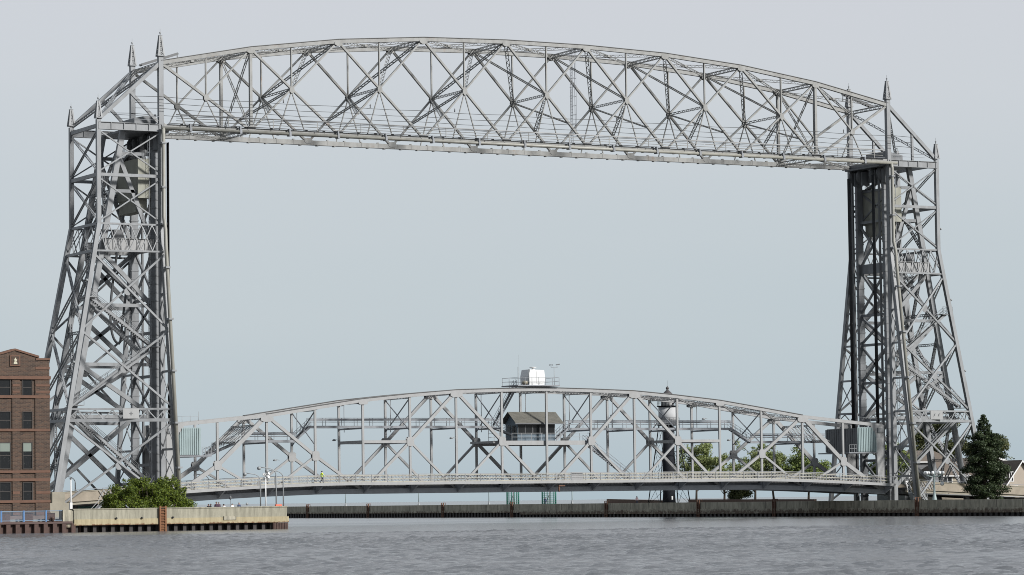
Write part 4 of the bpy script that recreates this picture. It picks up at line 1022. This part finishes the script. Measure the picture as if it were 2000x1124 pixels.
# ================================================================== BRICK BUILDING
t = thing('brick_building', 'dark brown brick building with stone bands and gable behind the blue railing', 'building')
bx0, bx1, by = -58.0, -32.86, -46.0
obj('wall', MB().box(bx0, bx1, by, by+14, 1.2, 20.2), BRICK, t)
gx = -37.1
obj('gable', MB().prism([(gx-2.65, by, 20.2), (gx+2.65, by, 20.2), (gx+2.65, by, 20.55), (gx, by, 21.32), (gx-2.65, by, 20.55)], (0, 1.2, 0)), BRICK, t)
m = MB()
for s in (-1, 1):
    m.prism([(gx, by-.12, 21.3), (gx+s*2.95, by-.12, 20.45), (gx+s*2.95, by-.12, 20.7), (gx, by-.12, 21.52)][::s], (0, 1.5, 0))
obj('gable_coping', m, STONE, t)
obj('parapet_cap', MB().box(gx+2.55, bx1+.06, by-.1, by+1, 20.2, 20.42).box(bx0, gx-2.55, by-.1, by+1, 20.2, 20.42).box(bx1-.94, bx1+.06, by+1, by+14, 20.2, 20.42), STONE, t)
# recessed bays between pilasters: dark vertical joints stand back from the pilaster faces
zrow = [(16.05, 17.9), (12.15, 14.1), (7.55, 10.5), (3.85, 5.85)]
bands = [(17.55+.35, 18.28), (15.72, 16.05), (11.85, 12.15), (7.0, 7.28), (5.95+.08, 6.35), (3.52, 3.82)]
def px2x(p): return -38.92+(p)/17.0*1.065
pil = [(-38.6+1.05, -38.6+2.72), (-34.6, bx1)]
for xa, xb in ((-37.48, -36.55), (-34.66, bx1-.02), (-42.2, -39.9), (-46, -43)):
    obj('pilaster', MB().box(xa, xb, by-.13, by-.001, 1.2, 17.88), BRICK, t)
for z0, z1 in bands:
    obj('stone_band', MB().box(bx0, bx1+.05, by-.2, by-.131, z0, z1) if z0 > 17 else MB().box(bx0, bx1+.02, by-.17, by-.132, z0, z1).box(bx0, bx1, by-.131, by-.002, z0, z1), STONE, t)
obj('stone_band', MB().box(bx0, bx1+.08, by-.26, by-.002, 17.92, 18.3), STONE, t)
for z in (16.35, 17.1): obj('stone_band', MB().box(-34.6, bx1+.02, by-.16, by-.129, z, z+.24), STONE, t); obj('stone_band', MB().box(-37.45, -36.58, by-.16, by-.129, z, z+.24), STONE, t)
obj('stone_band', MB().box(-34.6, bx1+.03, by-.05, by-.001, 19.1, 19.4), STONE, t)
for z in (4.55, 2.1): obj('stone_band', MB().box(-37.45, -36.58, by-.16, by-.129, z, z+.3), STONE, t); obj('stone_band', MB().box(-34.6, bx1+.02, by-.16, by-.129, z, z+.3), STONE, t)
obj('base_course', MB().box(bx0, bx1+.05, by-.2, by-.002, 1.2, 2.0), simple('plinth', (.12, .085, .07), .85, var=.4, scale=2), t)
FRAMED = simple('window_frame_brown', (.022, .018, .016), .6)
shade = simple('window_blind', (.13, .155, .135), .7, var=.15)
for r_, (z0, z1) in enumerate(zrow):
    for xc, hw in ((-35.62, .52), (-38.35, .62), (-41.0, .62)):
        w_ = obj('window', MB().box(xc-hw, xc+hw, by-.03, by-.004, z0, z1), GLASS, t)
        zm = (z0+z1)/2
        fr = MB().box(xc-hw-.09, xc-hw, by-.11, by-.003, z0-.06, z1+.06).box(xc+hw, xc+hw+.09, by-.11, by-.003, z0-.06, z1+.06).box(xc-hw, xc+hw, by-.11, by-.003, z1, z1+.06).box(xc-hw, xc+hw, by-.11, by-.003, z0-.06, z0).box(xc-hw, xc+hw, by-.07, by-.032, zm-.04, zm+.04)
        obj('window_frame', fr, FRAMED, w_)
        if r_ == 2: obj('blind', MB().box(xc-hw+.02, xc+hw-.02, by-.045, by-.031, z1-1.0, z1-.02), shade, w_)
# crest on the gable
cr = obj('crest_panel', MB().box(gx-.62, gx+.62, by-.12, by-.001, 19.45, 20.75), STONE, t)
obj('crest_field', MB().box(gx-.46, gx+.46, by-.14, by-.121, 19.6, 20.6), BRICK, cr)
m = MB().lathe((0, 0, 0), [(.02, -.02), (.19, -.02), (.19, .03), (.02, .05)], 12)
m.prism([(-.22, -.42, 0), (.24, -.42, 0), (.2, -.2, 0), (.05, -.12, 0), (-.1, -.12, 0), (-.2, -.22, 0)], (0, 0, .05)); m.prism([(-.1, .12, 0), (.12, .14, 0), (.02, .32, 0), (-.06, .3, 0)], (0, 0, .04))
q = obj('crest_figure', m, simple('crest_white', (.36, .34, .26), .8), cr); q.rotation_euler = (R(90), 0, 0); q.location = (gx, by-.145, 20.12)

# ================================================================== LAMPS, LIGHTHOUSE, HOUSES
def arch_lamp(label, x, y, z0, h, dx, group='tall arched street lamps'):
    t = thing('street_lamp', label, 'street lamp', group, (x, y, z0))
    pts = [(0, 0, .5), (0, 0, h-1.0)]+[(dx*.55*(1-math.cos(a*math.pi/16)), 0, h-1.0+.85*math.sin(a*math.pi/16)) for a in range(1, 9)]+[(dx, 0, h-.02)]
    obj('pole', MB().tube(pts, [.085]*2+[.055]*9, 7), GREYM, t)
    obj('pole_base', MB().lathe((0, 0, 0), [(.22, 0), (.2, .3), (.1, .9), (.09, 1.0)], 10), GREYM, t)
    hd = obj('lamp_head', MB().lathe((dx-(.15 if dx < 0 else -.15), 0, h-.35), [(.16, 0), (.24, .1), (.24, .3), (.08, .42)], 10), GREYM, t)
arch_lamp('grey arched street lamp nearest the round shrub, left of the white horn post', -5.98+.0, -46, 1.6, 5.2, -1.9)
arch_lamp('tallest grey arched street lamp, right of the white horn post on the quay corner', -3.9, -46, 1.6, 5.9, -2.1)
arch_lamp('rightmost grey arched street lamp at the end of the pale quay', -2.95, -46, 1.6, 5.55, -2.0)
arch_lamp('small arched street lamp on the road behind the round shrub', 11.3, 10.8, 4.6, 2.7, -1.9)
arch_lamp('small arched street lamp over the ramp behind the white pole by the brick building', -8.5, 10.6, 4.3, 2.9, -1.9)
t = thing('horn_post', 'white post topped with a cluster of white horn loudspeakers on the quay corner', 'loudspeaker post', None, (-5.3, -46, 1.6))
obj('pole', MB().tube([(0, 0, 0), (0, 0, 4.7)], .09, 8), WHITE, t)
obj('pole_base', MB().lathe((0, 0, 0), [(.2, 0), (.18, .8), (.1, 1.2)], 8), GREYM, t)
for dx, z, r_ in ((-.22, 4.45, .22), (.25, 4.65, .3), (-.2, 4.95, .26), (.3, 5.05, .24)):
    h = obj('horn', MB().lathe((0, 0, 0), [(.06, -.25), (r_*.45, -.12), (r_*.75, .15), (r_*.6, .18), (.05, .1)], 12), WHITE if z > 4.6 else GREYM, t); h.rotation_euler = (R(70), 0, R(30 if dx > 0 else -40)); h.location = (dx, -.1, z)
t = thing('white_pole', 'plain white pole with dark cap near the brick building', 'pole', None, (-24.3, -30, 1.6))
obj('pole', MB().tube([(0, 0, 0), (0, 0, 4.75)], .095, 8), WHITE, t); obj('cap', MB().lathe((0, 0, 4.75), [(.15, 0), (.17, .08), (.12, .16)], 8), CLADD, t); obj('pole_base', MB().box(-.16, .16, -.16, .16, 0, 1.9), WHITE, t)
t = thing('globe_lamp', 'ornate lamp post with a ring of white globes at the tower foot by the conifer', 'lamp post', None, (117.2, -14, 1.98))
obj('pole', MB().lathe((0, 0, 0), [(.42, 0), (.4, .35), (.26, .9), (.16, 1.5), (.13, 3.0), (.12, 4.2), (.2, 4.3), (.1, 4.4)], 12), simple('lamp_green_grey', (.22, .27, .27), .5), t)
for k in range(8):
    a = k*math.pi/4; x, y_ = 1.35*math.cos(a), 1.35*math.sin(a)
    ar = obj('arm', MB().tube([(0, 0, 3.9), (x*.5, y_*.5, 3.8), (x, y_, 4.15)], .045, 5), simple('lamp_green_grey', (.22, .27, .27)), t)
    obj('globe', MB().lathe((x, y_, 4.12), [(.08, 0), (.2, .1), (.25, .27), (.2, .43), (.05, .52)], 10), simple('globe_white', (.5, .51, .51), .3), ar)
ar = obj('arm', MB().tube([(0, 0, 2.6), (1.3, 0, 2.7)], .04, 5), GREYM, t); obj('globe', MB().lathe((1.45, 0, 2.45), [(.1, 0), (.28, .12), (.3, .3), (.22, .5), (.05, .6)], 10), simple('globe_white', (.75, .76, .76)), ar)
for y_, wd in ((189.3, 'leftmost thin lamp pole on the canal pier below the lift span'), (156, 'second thin lamp pole on the canal pier below the lift span'), (126.7, 'thin lamp pole on the canal pier just left of the green netted posts'), (95, 'thin lamp pole on the canal pier right of the green netted posts')):
    t = thing('pier_lamp', wd, 'lamp post', 'lamp posts along the canal pier', (117, y_, 1.95))
    obj('pole', MB().tube([(0, 0, 0), (0, 0, 4.9)], .09, 7), simple('lamp_green_grey', (.22, .27, .27)), t); obj('pole_base', MB().lathe((0, 0, 0), [(.3, 0), (.25, .4), (.12, 1)], 9), GREYM, t)
    obj('lamp_head', MB().lathe((0, 0, 4.9), [(.1, 0), (.22, .1), (.26, .3), (.18, .5), (.03, .6)], 9), simple('globe_white', (.75, .76, .76)), t)
for y_, r_, wd in ((118.4, 1.15, 'left of two green netted posts on the pier below the control house'), (104.6, 1.3, 'right of two green netted posts on the pier below the control house')):
    t = thing('netted_post', wd, 'netted post', 'green netted posts on the pier', (117.6, y_, 1.95))
    m = MB()
    for k in range(14):
        a = 2*math.pi*k/14; m.tube([(r_*math.cos(a), r_*math.sin(a), 0), (r_*math.cos(a), r_*math.sin(a), 4.6)], .05 if k % 7 else .11, 4)
    for z in range(13): m.tube([(r_*math.cos(a*math.pi/8), r_*math.sin(a*math.pi/8), .1+z*.37) for a in range(17)], .028, 4)
    q = obj('netting', m, GREEN, t)
    obj('pole', MB().tube([(0, 0, 0), (.2, 0, 4.6)], .1, 6), GREYM, t); obj('prop', MB().tube([(-.8, .3, 0), (.7, -.2, 3.6)], .06, 5), CLADD, t)
# lighthouse
t = thing('lighthouse', 'black cylindrical skeleton-legged lighthouse with white watch room behind the lift span', 'lighthouse', None, (117.6, 62.6, 1.95))
obj('column', MB().lathe((0, 0, 0), [(1.15, 0), (1.02, 2), (.95, 13.5)], 24), LHB, t)
obj('gallery', MB().lathe((0, 0, 13.5), [(1.9, 0), (2.0, .12), (2.0, .25)], 24), LHB, t)
obj('watch_room', MB().lathe((0, 0, 13.75), [(1.62, 0), (1.58, 2.85)], 24), simple('lighthouse_white', (.33, .335, .34), .9, spec=.1), t)
obj('upper_gallery', MB().lathe((0, 0, 16.6), [(1.55, 0), (1.85, .1), (1.85, .22)], 24), LHB, t)
lr = obj('lantern_room', MB().lathe((0, 0, 16.82), [(1.05, 0), (1.05, 1.5)], 16), WHITE, t)
m = MB()
for k in range(10):
    a = k*math.pi/5; m.tube([(1.07*math.cos(a), 1.07*math.sin(a), 16.82), (1.07*math.cos(a), 1.07*math.sin(a), 18.3)], .05, 4)
obj('lantern_bar', m, LHB, lr)
obj('roof', MB().lathe((0, 0, 18.25), [(1.3, 0), (1.25, .1), (.75, .75), (.28, 1.2), (.16, 1.3), (.27, 1.5), (.27, 1.65), (.1, 1.85), (.02, 1.95), (.015, 2.9)], 20), simple('lantern_roof', (.05, .045, .045), .5), t)
m = MB()
for z, rr in ((13.75, 1.95), (16.82, 1.8)):
    for k in range(16):
        a = k*math.pi/8; m.tube([(rr*math.cos(a), rr*math.sin(a), z), (rr*math.cos(a), rr*math.sin(a), z+1.0)], .025, 4)
    for d in (.5, 1.0): m.tube([(rr*math.cos(k*math.pi/12), rr*math.sin(k*math.pi/12), z+d) for k in range(25)], .025, 4)
obj('gallery_rail', m, LHB, t)
for k in range(4):
    a = k*math.pi/2+.62; obj('leg', MB().tube([(3.9*math.cos(a), 3.9*math.sin(a), 0), (1.7*math.cos(a), 1.7*math.sin(a), 13.5)], .09, 6), LHB, t)
    a2 = a+math.pi/2
    def lg(aa, z): r_ = 3.9-2.2*z/13.5; return (r_*math.cos(aa), r_*math.sin(aa), z)
    for z0, z1 in ((0, 4.5), (4.5, 9), (9, 13.5)):
        obj('tie_rod', MB().tube([lg(a, z0), lg(a2, z1)], .03, 4).tube([lg(a2, z0), lg(a, z1)], .03, 4), LHB, t); obj('ring_strut', MB().tube([lg(a, z1), lg(a2, z1)], .06, 5), LHB, t)
obj('name_plate', MB().box(-.18, .1, -1.13, -1.09, .9, 1.5), WHITE, t)
tag(obj('low_wall', MB().prism([(118.2, 84.8, 1.95), (118.2, 66.5, 1.95), (118.2, 66.5, 2.75), (118.2, 84.8, 3.1)], (.5, 0, 0)), BROWNW), 'low brown wall on the pier left of the black lighthouse', 'wall')
tag(obj('low_wall', MB().prism([(119.2, 59, 1.95), (119.2, 21, 1.95), (119.2, 21, 2.65), (119.2, 59, 2.85)], (.5, 0, 0)), BROWNW), 'low brown wall under the trees right of the black lighthouse', 'wall')
# houses
def house(name, label, x0, x1, y0, y1, z0, ze, zr, ridge, wallm, wins):
    t = thing(name, label, 'house')
    obj('wall', MB().box(x0, x1, y0, y1, z0, ze), wallm, t); e = .45
    m = MB()
    n = int((ze-z0)/.3)
    for k in range(n): m.box(x0-.01, x1+.01, y0-.03, y0-.002, z0+k*.3, z0+k*.3+.26)
    obj('siding', m, wallm, t)
    if ridge == 'x':
        ym = (y0+y1)/2
        r = MB().prism([(x0-e, y0-e, ze-.1), (x1+e, y0-e, ze-.1), (x1-1.2, ym, zr), (x0+1.2, ym, zr)], (0, 0, .16)).prism([(x1+e, y1+e, ze-.1), (x0-e, y1+e, ze-.1), (x0+1.2, ym, zr), (x1-1.2, ym, zr)], (0, 0, .16))
        r.prism([(x0-e, y1+e, ze-.1), (x0-e, y0-e, ze-.1), (x0+1.2, ym, zr)], (0, 0, .16)).prism([(x1+e, y0-e, ze-.1), (x1+e, y1+e, ze-.1), (x1-1.2, ym, zr)], (0, 0, .16))
        obj('roof', r, SHING, t); obj('gutter', MB().box(x0-e, x1+e, y0-e-.08, y0-e, ze-.12, ze+.05), WHITE, t)
    else:
        xm = (x0+x1)/2
        obj('gable', MB().prism([(x0, y0, ze), (x1, y0, ze), (xm, y0, zr-.1)], (0, y1-y0, 0)), wallm, t)
        for sx, xe in ((-1, x0-e), (1, x1+e)):
            sl = (zr-ze)/(xm-x0); q = [(xm, y0-e, zr), (xe, y0-e, ze-e*sl), (xe, y1+e, ze-e*sl), (xm, y1+e, zr)]
            obj('roof', MB().prism(q, (0, 0, .18)), SHING, t)
            obj('barge_board', MB().prism([(xm, y0-e-.06, zr-.1), (xe, y0-e-.06, ze-e*sl-.1), (xe, y0-e-.06, ze-e*sl+.2), (xm, y0-e-.06, zr+.2)], (0, .06, 0)), WHITE, t)
    for a_, b_, c_, d_ in wins:
        w = obj('window', MB().box(a_, b_, y0-.06, y0-.035, c_, d_), GLASS, t)
        f = .12; zt_ = y0-.1
        obj('window_frame', MB().box(a_-f, a_, zt_, y0-.032, c_-f, d_+f).box(b_, b_+f, zt_, y0-.032, c_-f, d_+f).box(a_, b_, zt_, y0-.032, d_, d_+f).box(a_, b_, zt_, y0-.032, c_-f, c_).box((a_+b_)/2-.04, (a_+b_)/2+.04, zt_, y0-.04, c_, d_), WHITE, w)
    return t
house('house', 'low beige house with brown hipped roof behind the ramp at the tower foot', 138.9, 146.4, 14, 21, 1.95, 6.1, 8.3, 'x', SIDING, [(139.3, 140.9, 4.75, 5.95), (143.6, 144.9, 4.9, 5.8)])
h1 = house('house', 'beige house with pointed front gable half hidden behind the dark conifer', 144.6, 149.6, 12.2, 20, 1.95, 5.9, 7.9, 'y', SIDING, [(146.2, 147.2, 4.6, 5.6)])
house('house', 'pinkish beige house with steep white-edged front gable right of the dark conifer', 154.0, 160.2, 17, 24, 1.95, 4.7, 8.4, 'y', SIDING2, [(154.75, 155.35, 5.2, 6.6), (155.2, 156.2, 3.5, 4.3), (157.7, 158.9, 3.2, 4.0)])
house('house', 'larger beige house with shallow white-edged gable behind the steep gabled one', 149.5, 167.0, 25, 36, 1.95, 6.4, 9.0, 'y', SIDING, [(163, 164, 4.4, 5.6)])
house('house', 'dark roofed house farther back between the tower legs', 146, 156, 34, 42, 1.95, 8.6, 10.4, 'x', CLADD, [(147, 148, 6, 7.5)])

# ================================================================== TREES
def leafcloud(clumps, n, size, flat=0.0, seed=1, droop=0):
    rnd = random.Random(seed); m = MB(); tot = sum(c[3]**2 for c in clumps)
    for (cx_, cy_, cz_, r_, rz) in [(c[0], c[1], c[2], c[3], c[4] if len(c) > 4 else c[3]) for c in clumps]:
        k = max(6, int(n*r_*r_/tot))
        for _ in range(k):
            d = V((rnd.gauss(0, 1), rnd.gauss(0, 1), rnd.gauss(0, 1))).normalized(); rr = rnd.random()**.42
            p = V((cx_+d.x*r_*rr, cy_+d.y*r_*rr, cz_+d.z*rz*rr))
            nrm = (d+V((rnd.gauss(0, .7), rnd.gauss(0, .7), rnd.gauss(0, .7)+.4))).normalized()
            a = nrm.orthogonal().normalized(); a.rotate(Matrix.Rotation(rnd.random()*6.28, 3, nrm)); b = nrm.cross(a)
            s = size*rnd.uniform(.55, 1.3); w = s*.55
            i = len(m.v); m.v += [tuple(p-a*s), tuple(p-b*w*.8), tuple(p+a*s), tuple(p+b*w)]; m.face((i, i+1, i+2, i+3))
    return m
def branchy(x, y, z0, h, spread, n, r0, seed, lean=0):
    rnd = random.Random(seed); m = MB(); tips = []
    top = V((x+lean, y, z0+h*.8)); base = V((x, y, z0-.2))
    m.tube([base, lerp(base, top, .35)+V((.1, 0, 0)), lerp(base, top, .7), top], [r0, r0*.75, r0*.45, r0*.12], 7)
    for k in range(n):
        f = rnd.uniform(.22, .95); p = lerp(base, top, f); a = rnd.random()*6.28; ln = spread*(1.15-f*.6)*rnd.uniform(.6, 1.1)
        q = p+V((math.cos(a)*ln, math.sin(a)*ln, ln*rnd.uniform(.35, .9))); mid = lerp(p, q, .5)+V((0, 0, ln*.08)); m.tube([p, mid, q], [r0*.4*(1-f*.6), r0*.22, r0*.06], 5); tips += [q, lerp(p, q, .72)]
        for j in range(2):
            a2 = a+rnd.uniform(-.9, .9); q2 = mid+V((math.cos(a2)*ln*.5, math.sin(a2)*ln*.5, ln*rnd.uniform(.1, .5))); m.tube([mid, q2], [r0*.15, r0*.04], 4); tips.append(q2)
    tips.append(top)
    return m, tips
def tree(label, x, y, h, spread, n, leaf, mat, seed, nb=9, r0=.22, z0=1.9, cr=1.0, cat='tree', name='tree', lean=0):
    t = thing(name, label, cat, 'trees on the pier park' if cat == 'tree' else None)
    m, tips = branchy(x, y, z0, h, spread, nb, r0, seed, lean)
    obj('trunk', m, BARK, t); rnd = random.Random(seed+5)
    cl = [(p.x, p.y, p.z, cr*rnd.uniform(.55, 1.15), cr*rnd.uniform(.4, .8)) for p in tips]
    obj('crown', leafcloud(cl, n, leaf, seed=seed), mat, t)
    return t
tree('airy light green tree just right of the black lighthouse', 124.5, 65.0, 11.6, 4.4, 11000, .18, LEAF_LIGHT, 11, nb=34, cr=1.0)
tree('thin leafy light green tree right of the airy tree behind the lift span', 125, 56.8, 9.4, 3.6, 7000, .18, LEAF_LIGHT, 12, nb=26, cr=.9)
tree('sparse pale tree with open branches in the middle of the park trees', 124.5, 46.4, 11.6, 4.1, 6500, .17, LEAF_LIGHT, 13, nb=32, cr=.85)
tree('rounded green tree at the right end of the park trees, left of the tower', 126.5, 33.5, 8.4, 4.2, 12000, .19, LEAF_MID, 14, nb=30, cr=1.15)
tree('green leaning tree low behind the end of the lift span', 123.5, 39.0, 9.0, 3.9, 8000, .18, LEAF_LIGHT, 15, nb=28, cr=1.0, lean=-1.2)
tree('low dark round bush on the canal pier under the lift span', 121.5, 46.5, 2.8, 1.7, 6000, .14, LEAF_OLIVE, 16, nb=12, r0=.1, cr=1.0, cat='bush', name='bush')
tree('olive brown broad tree behind the houses and tower legs', 158.5, 42, 15.0, 5.2, 22000, .24, LEAF_OLIVE, 17, nb=24, cr=1.9)
tree('green tree left of the beige hipped house behind the tower leg', 138.0, 27, 11.0, 3.6, 12000, .2, LEAF_MID, 18, nb=22, cr=1.3)
tree('shadowy tree close behind the dark conifer', 166.5, 38, 13.5, 4.2, 12000, .25, LEAF_OLIVE, 19, nb=14, cr=1.8)
# conifer
def conifer(label, x, y, h, rb, seed):
    rnd = random.Random(seed); t = thing('conifer_tree', label, 'conifer', None)
    z0 = 1.95; tr = MB().tube([(x, y, z0-.2), (x, y, z0+h*.5), (x, y, z0+h)], [.3, .18, .03], 7); cl = []
    zz = z0+.9
    while zz < z0+h:
        f = (zz-z0)/h; r_ = rb*min(1.0, 2.3*(1-f)**.85)*rnd.uniform(.72, 1.12)*(1 if f > .12 else .8)
        k = rnd.randint(7, 9)
        for j in range(k):
            a = j*6.28/k+rnd.uniform(-.45, .45); ln = r_*rnd.uniform(.62, 1.18)
            q = V((x+math.cos(a)*ln, y+math.sin(a)*ln, zz+ln*rnd.uniform(-.18, .16))); tr.tube([(x, y, zz), tuple(q)], [.06, .015], 4)
            s = max(.36, ln*.33)
            cl.append((q.x, q.y, q.z, s, s*.62))
            if ln > .8: c = lerp((x, y, zz), q, .58); cl.append((c.x, c.y, c.z+.06, s*.95, s*.5))
        zz += .60*(1.1-f*.5)
    cl.append((x, y, z0+h, .22, .4))
    obj('trunk', tr, BARK, t); obj('crown', leafcloud(cl, 42000, .14, seed=seed), LEAF_DARK, t)
conifer('tall dark pointed conifer right of the tower in front of the houses', 123.5, -18, 12.8, 2.6, 5)
# shrub on the quay
t = thing('shrub', 'broad round dense green shrub on the quay at the foot of the tower', 'shrub')
rnd = random.Random(21); cl = []; m = MB()
def prof(x):
    u = (x+18.7)/5.5
    return 4.75*max(0, 1-abs(u)**6)**.5*(.88+.12*math.sin(x*1.9+1)) - (1.1 if x < -22.3 else 0)
for k in range(120):
    x = rnd.uniform(-23.8, -13.6); y = -41+rnd.uniform(-2.6, 2.6); hh = max(.5, prof(x)-.35)*rnd.uniform(.3, 1.0)**.5
    r_ = rnd.uniform(.45, .85); cl.append((x, y, 1.6+hh, r_, r_*.8)); m.tube([(-18.4+(x+18.4)*.3, -41+(y+41)*.3, 1.5), (x, y, 1.6+hh)], [.08, .02], 4)
for k in range(40):
    x = rnd.uniform(-23.6, -13.7); hh = max(.5, prof(x)); cl.append((x, -43.2+rnd.uniform(-.5, .6), 1.6+rnd.uniform(.5, max(.9, hh*.6)), .8, .7)); cl.append((x+rnd.uniform(-.3, .3), -41+rnd.uniform(-2, 2), 1.6+hh+rnd.uniform(-.3, .25), rnd.uniform(.18, .4)))
obj('stem', m, BARK, t); obj('crown', leafcloud(cl, 42000, .12, seed=4), LEAF_SHRUB, t)

# ================================================================== PEOPLE
def person(label, x, y, z, h, face, shirt, trousers, hair, pose='stand', group='people on the pier'):
    s = h/1.75
    sw = .32 if pose == 'walk' else .06
    J_ = {'pel': (0, 0, .93), 'chest': (0, 0, 1.30), 'neck': (0, 0, 1.47), 'head': (0, .02, 1.57), 'crown': (0, .02, 1.70),
          'hl': (-.09, 0, .9), 'kl': (-.1, sw*.7, .5), 'fl': (-.1, sw*.8-.05, .08), 'tl': (-.1, sw*.8+.14, .04), 'hr': (.09, 0, .9), 'kr': (.1, -sw*.2, .5), 'fr': (.1, -sw-.05, .1), 'tr': (.1, -sw+.14, .05),
          'sl': (-.18, 0, 1.41), 'el': (-.24, -sw*.6, 1.14), 'wl': (-.24, .1-sw*.3, .92), 'pl': (-.24, .13-sw*.3, .84), 'sr': (.18, 0, 1.41), 'er': (.24, sw*.3, 1.14), 'wr': (.24, .12+sw*.7, .95), 'pr': (.24, .16+sw*.7, .87)}
    ks = list(J_); ed = [('pel', 'chest'), ('chest', 'neck'), ('neck', 'head'), ('head', 'crown'), ('pel', 'hl'), ('hl', 'kl'), ('kl', 'fl'), ('fl', 'tl'), ('pel', 'hr'), ('hr', 'kr'), ('kr', 'fr'), ('fr', 'tr'), ('chest', 'sl'), ('sl', 'el'), ('el', 'wl'), ('wl', 'pl'), ('chest', 'sr'), ('sr', 'er'), ('er', 'wr'), ('wr', 'pr')]
    rad = {'pel': .15, 'chest': .155, 'neck': .06, 'head': .095, 'crown': .07, 'hl': .1, 'hr': .1, 'kl': .065, 'kr': .065, 'fl': .05, 'fr': .05, 'tl': .04, 'tr': .04, 'sl': .075, 'sr': .075, 'el': .05, 'er': .05, 'wl': .035, 'wr': .035, 'pl': .04, 'pr': .04}
    me = bpy.data.meshes.new('person'); me.from_pydata([V(J_[k])*s for k in ks], [(ks.index(a), ks.index(b)) for a, b in ed], [])
    o = bpy.data.objects.new('tmp', me); COL.objects.link(o)
    md = o.modifiers.new('skin', 'SKIN'); ms = o.modifiers.new('sub', 'SUBSURF'); ms.levels = 2; ms.render_levels = 2
    for i, k in enumerate(ks): me.skin_vertices[0].data[i].radius = (rad[k]*s, rad[k]*s*.85)
    me.skin_vertices[0].data[0].use_root = True
    dg = bpy.context.evaluated_depsgraph_get(); me2 = bpy.data.meshes.new_from_object(o.evaluated_get(dg)); bpy.data.objects.remove(o)
    for mm_ in (SKIN, shirt, trousers, BLACK): me2.materials.append(mm_)
    for p in me2.polygons:
        c = p.center/s; p.use_smooth = True
        p.material_index = 0 if c.z > 1.465 or (abs(c.x) > .2 and c.z < .9) else (1 if c.z > .93 else (3 if c.z < .1 else 2))
    t = bpy.data.objects.new('person', me2); COL.objects.link(t); t.location = (x, y, z); t.rotation_euler = (0, 0, face)
    tag(t, label, 'person', group)
    hm = MB().lathe((0, -.005*s, 1.60*s), [(.102*s, 0), (.108*s, .05*s), (.085*s, .11*s), (.02*s, .14*s)], 12)
    obj('hair', hm, hair, t)
    f = MB().prism([(-.012*s, .105*s, 1.58*s), (.012*s, .105*s, 1.58*s), (0, .14*s, 1.575*s)], (0, 0, -.035*s)); obj('nose', f, SKIN, t)
    e = MB()
    for sx in (-1, 1): e.lathe((sx*.035*s, .098*s, 1.605*s), [(.004, -.008), (.012, 0), (.004, .008)], 6)
    obj('eye', e, BLACK, t)
    return t
cl_dark = simple('cloth_dark', (.02, .02, .025), .9); cl_black = simple('cloth_plum', (.05, .03, .045), .9); cl_white = simple('cloth_white', (.62, .62, .62), .9); cl_navy = simple('cloth_navy', (.035, .05, .10), .9); cl_hi = simple('cloth_hivis', (.66, .85, .03), .8, var=.1); cl_jean = simple('cloth_jean', (.05, .06, .09), .9); cl_pink = simple('cloth_pink', (.65, .45, .45), .9)
h_dark = simple('hair_dark', (.015, .012, .01), .6); h_grey = simple('hair_grey', (.2, .18, .16), .7); h_brown = simple('hair_brown', (.06, .035, .02), .6)
PZ = 1.6
person('person in dark jacket, leftmost of the people behind the pale quay wall', -11.95, -44, PZ, 1.52, 2.6, cl_dark, cl_jean, h_dark)
person('person in dark top standing between the leftmost and the tallest person behind the quay wall', -11.4, -43.4, PZ, 1.55, 1.2, cl_dark, cl_jean, h_dark)
person('tallest person in dark plum top behind the pale quay wall', -11.0, -44.2, PZ, 1.78, 2.9, cl_black, cl_jean, h_brown)
person('person in dark plum top just right of the tallest person on the quay', -10.6, -44, PZ, 1.76, 3.4, cl_black, cl_jean, h_grey)
person('person in white top next to the dark group behind the quay wall', -9.95, -44, PZ, 1.5, 2.5, cl_white, cl_jean, h_dark)
person('person in white top standing alone left of the person in navy', -8.85, -44, PZ, 1.53, 3.0, cl_white, cl_jean, h_dark)
person('person in navy blue top, rightmost of the people behind the quay wall', -7.95, -44, PZ, 1.66, 3.3, cl_navy, cl_jean, h_grey)
person('worker in bright yellow-green jacket walking along the lift span footpath', 23.4, -.5, dz(23.4)+.36, 1.72, -R(90), cl_hi, cl_dark, h_dark, 'walk', 'people on the bridge')
person('person in pale pink top beside the low brown wall left of the lighthouse', 117.4, 73.0, 1.95, 1.6, 2.6, cl_pink, cl_jean, h_dark)
person('person in dark clothes inside the right green netted post', 116.2, 103.5, 1.95, 1.6, 2.2, cl_navy, cl_jean, h_dark)
t = thing('pier_sign', 'small round sign on a thin post behind the quay wall right of the navy person', 'sign', None, (-6.9, -44, 1.6))
obj('post', MB().tube([(0, 0, 0), (0, 0, 1.4)], .03, 5), GREYM, t)
q = obj('disc', MB().lathe((0, 0, 0), [(.02, -.02), (.17, -.02), (.17, .02), (.02, .03)], 12), GREYM, t); q.rotation_euler = (R(90), 0, 0); q.location = (0, -.03, 1.45)
t = thing('hanging_lantern', 'small dark lantern on a post behind the person in navy', 'lantern', None, (-6.5, -38, 1.6))
obj('post', MB().tube([(0, 0, 0), (0, 0, 2.0)], .03, 5), CLADD, t); obj('lantern', MB().lathe((0, 0, 2.0), [(.05, 0), (.16, .1), (.16, .35), (.03, .5)], 8), CLADD, t)
tag(obj('barrier_block', MB().box(-4.1, -3.3, -46.3, -46.0, 1.6, 2.95), simple('barrier_red', (.5, .12, .07), .7)), 'red and white marker block at the foot of the quay corner lamps', 'barrier')
